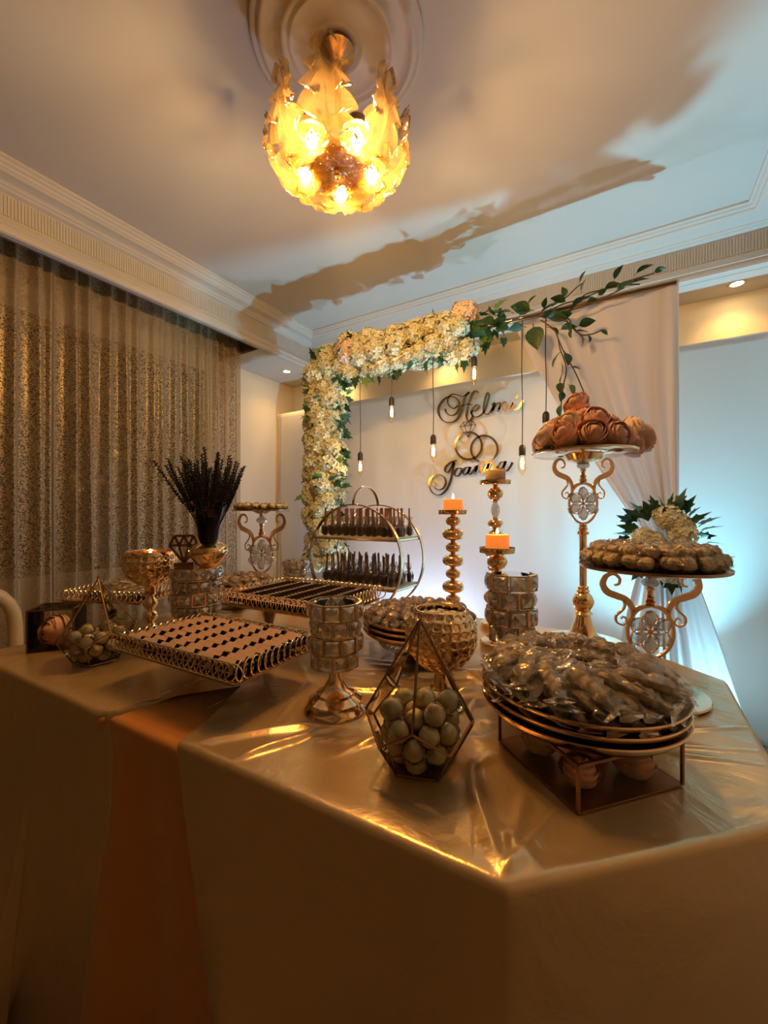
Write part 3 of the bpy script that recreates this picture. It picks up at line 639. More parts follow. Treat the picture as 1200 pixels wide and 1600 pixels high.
# ================================================================= GOLD AND CRYSTAL STANDS
def onY0(): pass
def ell(r, h, z, n=9): return [(max(.0, r * sin(pi * k / n)), z - h / 2 * cos(pi * k / n)) for k in range(1, n)]
def candle_stand(px, d, H, beads, label, clabel, lit):
    X, Y, _ = at(px, d); r = .056
    t = thing('candle_holder', label, 'candle holder', (X, Y, TZ), 0, 'mercury glass candle holders')
    ob('base', MB().lathe([(r, .006), (r + .001, .010), (r + .001, .022), (r - .003, .026), (.022, .028), (.018, .034)], 32).mesh('base', 'champagne_gold'), t)
    z0, z1 = .03, H - .018; tot = sum(b[1] for b in beads) + .006 * len(beads); k = (z1 - z0) / tot; z = z0
    for rb, hb, kind in beads:
        hb2 = hb * k; nk = .006 * k; n = 9
        pr_ = [(.009, z)] + [(max(.009, rb * sin(pi * q / n) ** (.8 if kind == 'g' else 1)), z + hb2 / 2 - hb2 / 2 * cos(pi * q / n)) for q in range(1, n)] + [(.009, z + hb2)]
        if kind == 'c':
            ob('crystal_bead', MB().lathe(pr_, 8).mesh('crystal_bead', 'crystal', False), t); ob('collar', MB().lathe([(.010, z + hb2), (.013, z + hb2 + nk * .5), (.010, z + hb2 + nk)], 16).mesh('collar', 'champagne_gold'), t)
        else: ob('bead', MB().lathe(pr_ + [(.011, z + hb2 + nk * .5), (.009, z + hb2 + nk)], 28).mesh('bead', 'gold'), t)
        z += hb2 + nk
    ob('plate', MB().lathe([(.009, H - .018), (r + .002, H - .0175), (r + .003, H - .016), (r + .003, H), (r + .001, H), (r, H - .012), (0, H - .012)], 40).mesh('plate', 'gold'), t)
    c = thing('pillar_candle', clabel, 'candle', (X, Y, TZ + H - .0118), 0, 'pillar candles'); cw = .038; chh = .052 if lit else .048
    ob('wax', MB().lathe([(cw - .001, 0), (cw, .003), (cw, chh), (cw - .003, chh + .002), (cw - .008, chh - .003), (0, chh - .006)], 32).mesh('wax', 'lit_wax' if lit else 'cream_wax'), c)
    ob('wick', MB().tube([(0, 0, chh - .006), (0, 0, chh + .004)], .0012, 5).mesh('wick', 'black'), c)
    if lit:
        ob('flame', MB().lathe([(0, chh + .002), (.004, chh + .007), (.0045, chh + .011), (.0025, chh + .018), (0, chh + .024)], 12).mesh('flame', 'flame', True), c)
        lamp('candle_lamp', 'POINT', (X, Y, TZ + H + chh + .012), .25, (1, .5, .15), .006)
B_, L_ = (.030, .040, 'g'), (.043, .050, 'g')
candle_stand(708, 1.62, .458, [L_, (.03, .036, 'g'), L_, B_, L_, B_, L_, B_], 'middle-height mercury glass candle holder of stacked beads behind the round cookie trays', 'orange glowing pillar candle on the holder left of the tall pair', True)
candle_stand(774, 1.58, .572, [L_, B_, L_, B_, L_, B_, (.03, .03, 'g'), (.018, .048, 'c'), (.03, .046, 'g')], 'tallest beaded candle holder, with one clear crystal bead under its plate', 'unlit cream pillar candle in front of the second script name', False)
candle_stand(777, 1.358, .333, [(.028, .04, 'g'), (.038, .05, 'g'), (.045, .05, 'g'), L_, (.034, .045, 'g')], 'shortest beaded candle holder, with a wide gold base beside the small crystal holder', 'orange glowing pillar candle on the shortest holder', True)
# crystal block holders: facetted square crystals in gold cells round a drum
cm = MB(); a_, b_ = .5, .34
for s_ in (-1, 1):
    v = [(-a_, 0, -a_), (a_, 0, -a_), (a_, 0, a_), (-a_, 0, a_)] + [(x * b_, .22 * s_, z * b_) for x, z in ((-1, -1), (1, -1), (1, 1), (-1, 1))] + [(0, .34 * s_, 0)] + [(0, .16 * s_, -.44), (.44, .16 * s_, 0), (0, .16 * s_, .44), (-.44, .16 * s_, 0)]
    cm.add(v, [(0, 1, 9), (1, 2, 10), (2, 3, 11), (3, 0, 12), (0, 9, 4), (1, 5, 9), (1, 10, 5), (2, 6, 10), (2, 11, 6), (3, 7, 11), (3, 12, 7), (0, 4, 12), (4, 9, 8), (9, 5, 8), (5, 10, 8), (10, 6, 8), (6, 11, 8), (11, 7, 8), (7, 12, 8), (12, 4, 8)])
cm = cm.mesh('crystal', 'crystal', False)
cf = MB()
for lo, hi in (((-.54, -.08, -.54), (-.495, .08, .54)), ((.495, -.08, -.54), (.54, .08, .54)), ((-.54, -.08, -.54), (.54, .08, -.495)), ((-.54, -.08, .495), (.54, .08, .54))): cf.box(lo, hi)
cf = cf.mesh('cell', 'champagne_gold', False)
def crystal_holder(px, d, R_, ztop, label, rows, cell, base_r, lift=0):
    X, Y, _ = at(px, d); t = thing('crystal_holder', label, 'crystal candle holder', (X, Y, TZ), CR, 'crystal drum holders'); H = ztop - TZ; zb = H - cell * len(rows)
    b0 = base_r
    ob('pedestal', MB().lathe([(b0, .004), (b0 + .002, .009), (b0 - .002, .016), (b0 - .006, .020), (b0 * .86, .030), (b0 * .62, .040), (b0 * .60, .046), (b0 * .40, .054), (.016, .075), (.012, zb - .012), (.018, zb - .006), (R_ * .8, zb - .003), (R_ * .8, zb)] if zb > .09 else
              [(b0, .004), (b0 + .002, .009), (b0 - .004, .018), (b0 * .6, .03), (.014, .04), (.012, max(.045, zb - .01)), (R_ * .8, zb), (R_ * .8, zb + .002)], 36).mesh('pedestal', 'gold'), t)
    ob('cup', MB().lathe([(0, zb + .003), (R_ - .012, zb + .003), (R_ - .012, H - .004), (R_ - .014, H - .004), (R_ - .014, zb + .005), (0, zb + .005)], 28, cap=False).mesh('cup', 'acrylic', True), t)
    for j, (n0, off, cov) in enumerate(rows):
        R2 = R_ if off == 0 else R_ * .90
        z = zb + cell * (j + .5); n = int(round(TAU * R_ / cell))
        for k in range(n):
            a = -pi / 2 + (k + off) * TAU / n; q = ((a + pi / 2 + pi) % TAU) - pi
            if abs(q) > cov: continue
            ob('crystal', cm, t, (R2 * cos(a), R2 * sin(a), z), (0, 0, a + pi / 2), cell * .86); ob('cell', cf, t, (R2 * cos(a), R2 * sin(a), z), (0, 0, a + pi / 2), cell * .90)
crystal_holder(524, .925, .056, 1.000, 'crystal drum holder on a gold flared foot in front of the ring trays', [(0, .5, 1.2), (0, 0, 4), (0, .5, 4), (0, 0, 4)], .036, .070)
crystal_holder(799, 1.15, .062, 1.030, 'crystal drum holder standing before the shortest candle holder', [(0, .5, 1.5), (0, 0, 4), (0, .5, 4), (0, 0, 1.6)], .047, .060)
crystal_holder(307, 1.36, .074, 1.020, 'crystal drum holder carrying the black vase and diamond ornament', [(0, .5, 4), (0, 0, 4), (0, .5, 4), (0, 0, 4)], .040, .065)
ob('plate', MB().lathe([(0, .262), (.074, .262), (.076, .264), (.074, .268), (0, .268)], 32).mesh('plate', 'champagne_gold'), [o for o in bpy.data.objects if o.get('label', '').startswith('crystal drum holder carrying')][0])
crystal_holder(462, 1.93, .055, .975, 'small crystal drum holder between the little cake stand and the ring stand', [(0, .5, 4), (0, 0, 4), (0, .5, 4), (0, 0, 4)], .036, .05)
# ornate cake stands with scroll arms and a crystal flower
def ornate(t, z0, H, K, wide=1.0, rot=0.0):
    """flower column from height z0, H tall; K = metres per drawing unit"""
    c0 = H / 147.0
    def mp(x, y, dd): q = Vector((x * c0 * wide, dd, z0 + y * c0)); q.rotate(Matrix.Rotation(rot, 3, 'Z')); return tuple(q)
    for s in (-1, 1):
        mb = MB(); P = crom([(s * x, y) for x, y in ((27, 66), (27, 84), (36, 98), (50, 104), (64, 110), (71, 122), (66, 135), (55, 139), (46, 132), (47, 123), (54, 121))], 6)
        n = len(P); w = [(5 + 6 * sin(pi * min(1, i / n * 1.5)) if i < n * .66 else 5 - 2.5 * (i / n - .66) / .34) * c0 for i in range(n)]
        w = [max(2.2 * c0, q) for q in w]; mb.ribbon(P, [q / c0 for q in w], .006, mp)
        P = crom([(s * x, y) for x, y in ((40, 98), (38, 88), (43, 80), (51, 72), (50, 62), (41, 58), (35, 64), (39, 71), (44, 68))], 5); mb.ribbon(P, [3.6 - 1.6 * i / len(P) for i in range(len(P))], .006, mp)
        P = crom([(s * x, y) for x, y in ((27, 80), (18, 86), (8, 88))], 4); mb.ribbon(P, 5, .006, mp)
        ob('scroll_arm', mb.mesh('scroll_arm', 'rose_gold', False), t)
    mb = MB(); P = [(34 * cos(TAU * i / 40), 48 + 41 * sin(TAU * i / 40)) for i in range(41)]; mb.ribbon(P, 4.5, .007, mp)
    ob('oval_frame', mb.mesh('oval_frame', 'rose_gold', False), t)
    pet = MB(); sl = []
    for i in range(6):
        a = pi / 2 + i * TAU / 6; mb2 = MB(); L = 31 * c0
        pr_ = [(.0006, 0), (.22 * L, .22 * L), (.31 * L, .5 * L), (.31 * L, .72 * L), (.2 * L, .93 * L), (.0006, L)]
        T = Matrix.Rotation(rot, 4, 'Z') @ Tr((0, 0, z0 + 48 * c0)) @ Matrix.Rotation(-(a - pi / 2), 4, 'Y') @ Tr((0, 0, 4 * c0)) @ Matrix.Diagonal((1, .55, 1, 1))
        mb2.lathe(pr_, 8, T); ob('crystal_petal', mb2.mesh('crystal_petal', 'crystal', True), t)
        q = [(12.5 * cos(TAU * k / 18), 17 + 15 * sin(TAU * k / 18)) for k in range(19)]
        q = [(x * cos(a - pi / 2) - y * sin(a - pi / 2), x * sin(a - pi / 2) + y * cos(a - pi / 2) + 48) for x, y in q]; pet.ribbon(q, 1.6, .005, mp)
    pet.lathe([(.0005, 0), (3.5 * c0, 1), (.0005, 2)], 8, Matrix.Rotation(rot, 4, 'Z') @ Tr((0, 0, z0 + 48 * c0)) @ Matrix.Rotation(pi / 2, 4, 'X') @ Matrix.Diagonal((1, 1, .004, 1)) @ Tr((0, 0, -1)))
    ob('petal_setting', pet.mesh('petal_setting', 'rose_gold', False), t)
    q = c0
    ob('collar', MB().lathe([(.009, z0 - .002), (7 * q, z0), (8 * q, z0 + 3 * q), (5 * q, z0 + 6 * q), (4 * q, z0 + 9 * q)], 20).mesh('collar', 'rose_gold'), t)
    ob('stem', MB().lathe([(5 * q, 88), (9 * q, 90), (6 * q, 93), (8 * q, 96), (5 * q, 100), (6.5 * q, 103), (4 * q, 108), (4.5 * q, 114), (7 * q, 117), (3 * q, 119)], 20, Tr((0, 0, z0)) @ Matrix.Diagonal((1, 1, q, 1))).mesh('stem', 'rose_gold'), t)
    ob('crystal_bead', MB().lathe([(3 * q, 118), (10 * q, 121), (13 * q, 126), (10 * q, 131), (3 * q, 134)], 9, Tr((0, 0, z0)) @ Matrix.Diagonal((1, 1, q, 1))).mesh('crystal_bead', 'crystal', False), t)
    ob('neck', MB().lathe([(3 * q, 133), (6 * q, 135), (4.5 * q, 138), (5 * q, 140), (12 * q, 142), (20 * q, 147)], 24, Tr((0, 0, z0)) @ Matrix.Diagonal((1, 1, q, 1))).mesh('neck', 'rose_gold'), t)
def plate(t, r, z, material='champagne_gold'):
    ob('plate', MB().lathe([(0, z), (r - .003, z), (r, z + .002), (r + .001, z + .008), (r - .001, z + .008), (r - .002, z + .004), (0, z + .004)], 64).mesh('plate', material), t)
# right stand with cream sweets
X, Y, _ = at(1016, 1.0)
w1 = thing('cake_stand', 'gold cake stand with crystal flower and broad scroll arms, holding wrapped cream sweets', 'cake stand', (X, Y, TZ), CR - .12)
ob('base', MB().lathe([(.117, .010), (.120, .014), (.118, .018), (.09, .019), (.03, .024), (.016, .05), (.012, .062), (.018, .070), (.012, .078), (.010, .084)], 48).mesh('base', 'champagne_gold'), w1)
ornate(w1, .083, .227, 0); plate(w1, .157, .312, 'bronze')
# tall rose stand
X2, Y2, _ = at(911, 1.371)
w2 = thing('cake_stand', 'tall gold pedestal stand with a slim pole, piled with blush roses', 'cake stand', (X2, Y2, TZ), CR - .30)
ob('base', MB().lathe([(.128, .009), (.131, .013), (.129, .018), (.10, .020), (.06, .028), (.040, .050), (.028, .085), (.022, .105), (.030, .112), (.022, .120), (.026, .128), (.034, .145), (.034, .155), (.026, .172), (.018, .180), (.022, .186), (.016, .192), (.018, .20), (.011, .205)], 48).mesh('base', 'gold'), w2)
ob('pole', MB().lathe([(.0115, .20), (.0115, .372), (.018, .376), (.018, .384), (.012, .388), (.015, .396), (.010, .402)], 24).mesh('pole', 'gold'), w2)
ornate(w2, .400, .240, 0, .82, .25); plate(w2, .161, .642)
ob('cup', MB().lathe([(.02, .612), (.05, .622), (.062, .641)], 32, cap=False).mesh('cup', 'gold'), w2)
# small stand at the back
X3, Y3, _ = at(409, 2.15)
w3 = thing('cake_stand', 'small gold cake stand of pale sweets in front of the wall, beyond the black vase', 'cake stand', (X3, Y3, TZ), CR + .05)
ob('base', MB().lathe([(.085, .009), (.088, .013), (.05, .02), (.02, .03), (.012, .08), (.018, .10), (.012, .115)], 40).mesh('base', 'bronze'), w3)
ornate(w3, .115, .340, 0, .72); plate(w3, .143, .455, 'bronze')
# ================================================================= SWEETS: shared meshes
def crumple(seed, L, Wd, Hh, fin=.55, n=11, amp=.22):
    """cellophane packet along X with twisted / flared ends"""
    rr = random.Random(seed); v = []; k = 9
    for i in range(n + 1):
        s = -1 + 2 * i / n; body = 1 if abs(s) < .62 else max(.25, 1 - (abs(s) - .62) / .16) if abs(s) < .78 else .25 + (abs(s) - .78) / .22 * fin
        for j in range(k):
            a = TAU * j / k; f = 1 + rr.uniform(-amp, amp)
            v.append((s * L / 2 + rr.uniform(-.02, .02) * L, cos(a) * Wd / 2 * body * f, sin(a) * Hh / 2 * (body if abs(s) < .7 else .35) * f))
    return v, [(i * k + j, i * k + (j + 1) % k, (i + 1) * k + (j + 1) % k, (i + 1) * k + j) for i in range(n) for j in range(k)]
def loaf(seed, L, Wd, Hh, amp=.12):
    rr = random.Random(seed); mb = MB(); pr_ = []
    def f(u, v_):
        a = TAU * u; b2 = pi * v_; q = 1 + amp * noise.noise(Vector((cos(a) * 1.7, sin(a) * 1.7 + seed, v_ * 4)))
        sx = -cos(b2); ss = sin(b2) ** .55
        return (L / 2 * abs(sx) ** .9 * (1 if sx > 0 else -1), cos(a) * Wd / 2 * ss * q, sin(a) * Hh / 2 * ss * q)
    return mb.grid(f, 12, 8)
CK = [(loaf(i, .086, .025, .020).mesh('cookie', 'cookie', True), MB().add(*crumple(i, .132, .040, .028, .95, 13, .3)).mesh('wrapper', 'cellophane', False)) for i in range(4)]
PK = [(loaf(i + 9, .030, .026, .016).mesh('sweet', 'purple_foil', False), MB().add(*crumple(i + 20, .060, .032, .022, .8, 9, .3)).mesh('wrapper', 'cellophane', False)) for i in range(4)]
CW = [(loaf(i + 15, .034, .034, .026, .25).mesh('sweet', 'cream_wrap', False), MB().add(*crumple(i + 30, .050, .040, .034, .9, 8, .3)).mesh('wrapper', 'clear_film', False)) for i in range(4)]
def sphere(mb, r, n=14, m=8, T=None): return mb.lathe([(0, -r)] + [(r * sin(pi * k / m), -r * cos(pi * k / m)) for k in range(1, m)] + [(0, r)], n, T)
def truff(seed, r=.0175):
    rr = random.Random(seed); a = MB(); sphere(a, r); w = MB()
    v = []; n, m = 12, 8
    for i in range(m + 1):
        b2 = pi * i / m
        for j in range(n): q = r * 1.12 * (1 + rr.uniform(-.06, .10)); v.append((q * sin(b2) * cos(TAU * j / n), q * sin(b2) * sin(TAU * j / n), -q * cos(b2)))
    w.add(v, [(i * n + j, i * n + (j + 1) % n, (i + 1) * n + (j + 1) % n, (i + 1) * n + j) for i in range(m) for j in range(n)])
    for k in range(5): a2 = k * TAU / 5; w.add([(0, 0, r), (r * .7 * cos(a2), r * .7 * sin(a2), r * 1.8), (r * .7 * cos(a2 + .9), r * .7 * sin(a2 + .9), r * 1.6)], [(0, 1, 2)])
    return a.mesh('sweet', 'cream_sweet', True), w.mesh('wrapper', 'clear_film', False)
TW = [truff(i) for i in range(3)]
def sweet(name, label, cat, group, pair, loc, rot, sc=1):
    t = ob(name, None, None, loc, rot, sc); t.empty_display_size = .01; tag(t, label, cat, group)
    ob(pair[0].name.split('.')[0], pair[0], t); ob('wrapper', pair[1], t); return t
def ringset(cx, cy, z, spec, name, label, cat, group, pairs, seed, swirl=.5, tilt=.35):
    rr = random.Random(seed)
    top = max(s_[2] for s_ in spec); rs = sorted({round(s_[0], 3) for s_ in spec})
    for r, n, dz, sc in spec:
        where = (', in the outermost ring' if round(r, 3) == rs[-1] else ', near the centre' if r <= rs[0] + .001 else ', in a middle ring') + (' of the upper layer' if dz > top * .75 and len(spec) > 3 else ' of the lower layer' if len(spec) > 3 else '')
        lab = ' '.join((label + where).split()[:16]) if len((label + where).split()) <= 16 else label
        for i in range(n):
            a = TAU * i / n + rr.uniform(-.06, .06); q = a + swirl + rr.uniform(-.12, .12)
            sweet(name, lab, cat, group, pairs[rr.randrange(len(pairs))], (cx + r * cos(a), cy + r * sin(a), z + dz + rr.uniform(0, .004)), (rr.uniform(-.5, .5), -tilt + rr.uniform(-.12, .12), q + pi), sc)
# ================================================================= ROUND TRAY STACKS
def round_tray(X, Y, z, r, label, group):
    t = thing('round_tray', label, 'tray', (X, Y, z), 0, group)
    ob('dish', MB().lathe([(0, 0), (r - .012, 0), (r - .002, .010), (r, .016), (r - .003, .016), (r - .014, .003), (0, .003)], 72).mesh('dish', 'bronze'), t)
    ob('rim', MB().torus(r, .0022, 72, 6, Tr((0, 0, .0165))).mesh('rim', 'gold'), t); return t
CX, CY, _ = rp(.368, .778)
for i, nm in enumerate(('lowest', 'middle', 'top')):
    round_tray(CX, CY, .831 + i * .0165, .1747, nm + ' of three stacked gold trays on the glass box of roses', 'gold trays under the swirled cookies')
zt = .831 + 2 * .0165 + .004
G = ('wrapped_cookie', 'brown wrapped cookie of the near tray swirl', 'wrapped cookie', 'swirl of wrapped cookies')
ringset(CX, CY, zt, [(.115, 24, .013, 1), (.060, 13, .012, .85), (.112, 25, .034, 1.05), (.066, 15, .038, 1.0)], *G, CK, 3, .55, .16)
ringset(CX, CY, zt, [(.120, 14, .050, .95)], *G, CK, 4, .65, .2)
DX, DY, _ = rp(.109, 1.273)
for i, nm in enumerate(('lowest', 'middle', 'top')):
    round_tray(DX, DY, .831 + i * .0165, .1747, nm + ' of three stacked gold trays behind the hammered goblet', 'gold trays behind the hammered goblet')
G2 = ('wrapped_sweet', 'brown sweet on the trays behind the goblet', 'wrapped sweet', 'wrapped sweets behind the hammered goblet')
ringset(DX, DY, zt, [(.145, 24, .014, 1), (.105, 17, .016, 1), (.062, 11, .018, 1), (.02, 4, .018, 1), (.13, 18, .030, 1), (.085, 12, .032, 1), (.04, 6, .032, 1)], *G2, PK, 6, .6, .2)
ps = thing('beaded_stand', 'round gold foot with a fringe of crystal beads under the stacked trays', 'tray stand', (DX, DY, TZ))
ob('foot', MB().lathe([(.075, .008), (.078, .012), (.05, .02), (.03, .04), (.06, .065), (.118, .074), (.12, .080), (0, .080)], 40).mesh('foot', 'bronze'), ps)
bm_ = MB(); sphere(bm_, .0075, 8, 5); bm_ = bm_.mesh('bead', 'crystal', False)
for i in range(40):
    for k in range(2): ob('bead', bm_, ps, (.119 * cos(TAU * (i + k / 2) / 40), .119 * sin(TAU * (i + k / 2) / 40), .066 - .016 * k))
EX, EY, _ = rp(-.69, 1.93)
round_tray(EX, EY, .856, .1747, 'round gold tray of brown wrapped sweets behind the crystal drum with the vase', None if False else 'round trays at the back')
ringset(EX, EY, .860, [(.145, 22, .014, 1.05), (.10, 15, .018, 1.05), (.05, 8, .02, 1.05), (.12, 16, .030, 1.05), (.06, 8, .034, 1.05)], 'wrapped_sweet', 'brown sweet on the round tray beyond the vase', 'wrapped sweet', 'wrapped sweets on the tray beyond the vase', PK, 8, .6, .2)
t = thing('tray_pedestal', 'gold flared pedestal under the round tray beyond the vase', 'tray stand', (EX, EY, TZ)); ob('foot', MB().lathe([(.075, .005), (.078, .01), (.03, .02), (.02, .06), (.05, .095), (.10, .105), (0, .105)], 32).mesh('foot', 'bronze'), t)
# sweets on the cake stands
Wz = TZ + .317
ringset(at(1016, 1.0)[0], at(1016, 1.0)[1], Wz, [(.132, 23, .020, 1.1), (.092, 16, .022, 1.1), (.052, 9, .022, 1.1), (.015, 3, .022, 1), (.115, 19, .040, 1.0), (.070, 11, .042, 1.0), (.03, 5, .042, 1.0)],
        'wrapped_sweet', 'cream sweet on the broad scroll stand', 'wrapped sweet', 'cream sweets on the right cake stand', CW, 12, 1.57, .1)
ringset(X3, Y3, TZ + .460, [(.118, 19, .016, 1.0), (.08, 12, .016, 1.0), (.04, 6, .016, 1.0)], 'wrapped_sweet', 'pale wrapped sweet on the small cake stand by the wall', 'wrapped sweet', 'pale sweets on the small cake stand', CW, 13, 1.57, .1)
# ================================================================= GLASS BOXES, ROSES
def rosemesh(seed, material, r=.042):
    rr = random.Random(seed); mb = MB()
    for n, rad, top in ((3, .20, .30), (3, .34, .42), (4, .47, .52), (4, .60, .66), (5, .73, .80), (5, .86, .98), (6, .97, 1.22), (6, 1.04, 1.55)):
        ph = rr.uniform(0, TAU)
        for k in range(n):
            a0 = ph + TAU * k / n + rr.uniform(-.12, .12); wd = TAU / n * 1.45; q = rr.uniform(.96, 1.05); tp = top * rr.uniform(.9, 1.1)
            def f(u, v_, a0=a0, wd=wd, rad=rad, tp=tp, q=q):
                a = a0 + (u - .5) * wd; ed = (2 * u - 1) ** 2; th = pi * .96 + (tp + .35 * ed * ed - pi * .96) * v_; ra = rad * (1 + .10 * (u - .5) + .10 * max(0, v_ - .75) * 4 * (rad > .5) * (1 - ed))
                return (r * q * ra * sin(th) * cos(a), r * q * ra * sin(th) * sin(a), r * q * (ra * cos(th) * .86 + (1.04 - rad) * .62 * (1 if th < 1.6 else .3)))
            mb.grid(f, 6, 6)
    sphere(mb, r * .30, 10, 6, Tr((0, 0, r * .52)))
    return mb.mesh('rose', material, True)
RM = [rosemesh(1, 'rose'), rosemesh(2, 'rose'), rosemesh(3, 'rose_pale'), rosemesh(4, 'rose')]
def rose(label, group, loc, dirv, sc, k): return tag(ob('rose', RM[k % 4], None, loc, Vector(dirv).to_track_quat('Z', 'Y').to_euler(), sc), label, 'rose', group)
def glass_box(cx, cy, rz, a, b, z0, z1, label, solidtop=False):
    t = thing('glass_box', label, 'glass box', (cx, cy, z0), rz); H = z1 - z0; e = .0022; fr_ = MB()
    for x in (-a, a):
        for y in (-b, b): fr_.box((x - e, y - e, 0), (x + e, y + e, H))
    for z in (0, H):
        for y in (-b, b): fr_.box((-a, y - e, z - e if z else 0), (a, y + e, z + e))
        for x in (-a, a): fr_.box((x - e, -b, z - e if z else 0), (x + e, b, z + e))
    ob('frame', fr_.mesh('frame', 'dark_brass', False), t)
    for lo, hi in (((-a, -b - .0008, 0), (a, -b + .0008, H)), ((-a, b - .0008, 0), (a, b + .0008, H)), ((-a - .0008, -b, 0), (-a + .0008, b, H)), ((a - .0008, -b, 0), (a + .0008, b, H)), ((-a, -b, H - .0008), (a, b, H + .0008))):
        ob('pane', MB().box(lo, hi).mesh('pane', 'pane', False), t)
    ob('mirror_base', MB().box((-a, -b, .0005), (a, b, .002)).mesh('mirror_base', 'dark_brass', False), t); return t
bx, by, _ = rp(.3525, .7255)
ang = atan2(by - rp(.285, .5975)[1], 0)
L0, F0, R0 = rp(.218, .789), rp(.285, .5975), rp(.487, .662)
rz = atan2(R0[1] - F0[1], R0[0] - F0[0])
glass_box(bx, by, rz, .104, .100, TZ + .0095, .829, 'brass-edged glass box of roses under the near round trays')
for i, (dx, dy, sc) in enumerate(((-.055, -.05, .85), (.05, -.055, .95), (-.055, .045, .9), (.055, .045, 1), (0, -.01, .7))):
    X, Y = bx + dx * cos(rz) - dy * sin(rz), by + dx * sin(rz) + dy * cos(rz)
    rose('blush rose lying in the glass box under the near round trays', 'roses in the near glass box', (X, Y, TZ + .035), (dx * .5, dy - .03, .9 if i % 2 else .5), sc * .78, i)
qx, qy, _ = rp(-1.08, 1.357)
p0, p1 = rp(-1.13, 1.28), rp(-1.015, 1.321); rz2 = atan2(p1[1] - p0[1], p1[0] - p0[0])
glass_box(qx, qy, rz2, .061, .058, TZ + .006, .888, 'small brass-edged glass box holding one rose by the table end')
rose('single blush rose lying in the small glass box by the table end', None, (qx - .004, qy - .005, TZ + .058), (.25, -.85, .35), 1.18, 0)
# roses on the tall stand
rr = random.Random(4); zr = TZ + .652
for i, (r_, n, dz, el) in enumerate(((.122, 10, .038, .30), (.060, 5, .040, .7), (.085, 7, .080, .75), (.03, 3, .112, 1.2))):
    for k in range(n):
        a = TAU * k / n + i * .4; rose('blush fabric rose in the pile on the tall gold stand', 'blush roses on the tall stand', (X2 + r_ * cos(a) + rr.uniform(-.008, .008), Y2 + r_ * sin(a) + rr.uniform(-.008, .008), zr + dz + rr.uniform(-.005, .007)), (cos(a), sin(a), el + rr.uniform(-.2, .3)), rr.uniform(.98, 1.18), k + i)
vx, vy = V1[1], V1[0]
for q, dz, k in ((.165, .030, 0), (.200, .048, 3), (.170, .070, 2)): rose('blush rose spilling over the right side of the tall stand', 'roses spilling over the rim', (X2 + vx * q, Y2 + vy * q, zr + dz), (vx, vy - .4, .3), 1.12, k)
rose('blush rosebud perched on the very top of the rose pile', None, (X2 - .02, Y2, zr + .160), (-.5, -.8, .5), .95, 1)
spg = thing('leaf_sprig', 'small dark green sprig beside the base of the tall stand', 'sprig', (*at(962, 1.24)[:2], TZ + .012))
for i in range(7): a = i * .9; leaf_at(spg, OV, (.006 * i - .02, .004 * (i % 3), .004 + .003 * (i % 2)), (cos(a), sin(a), .35), .026, rr, 'leaf')
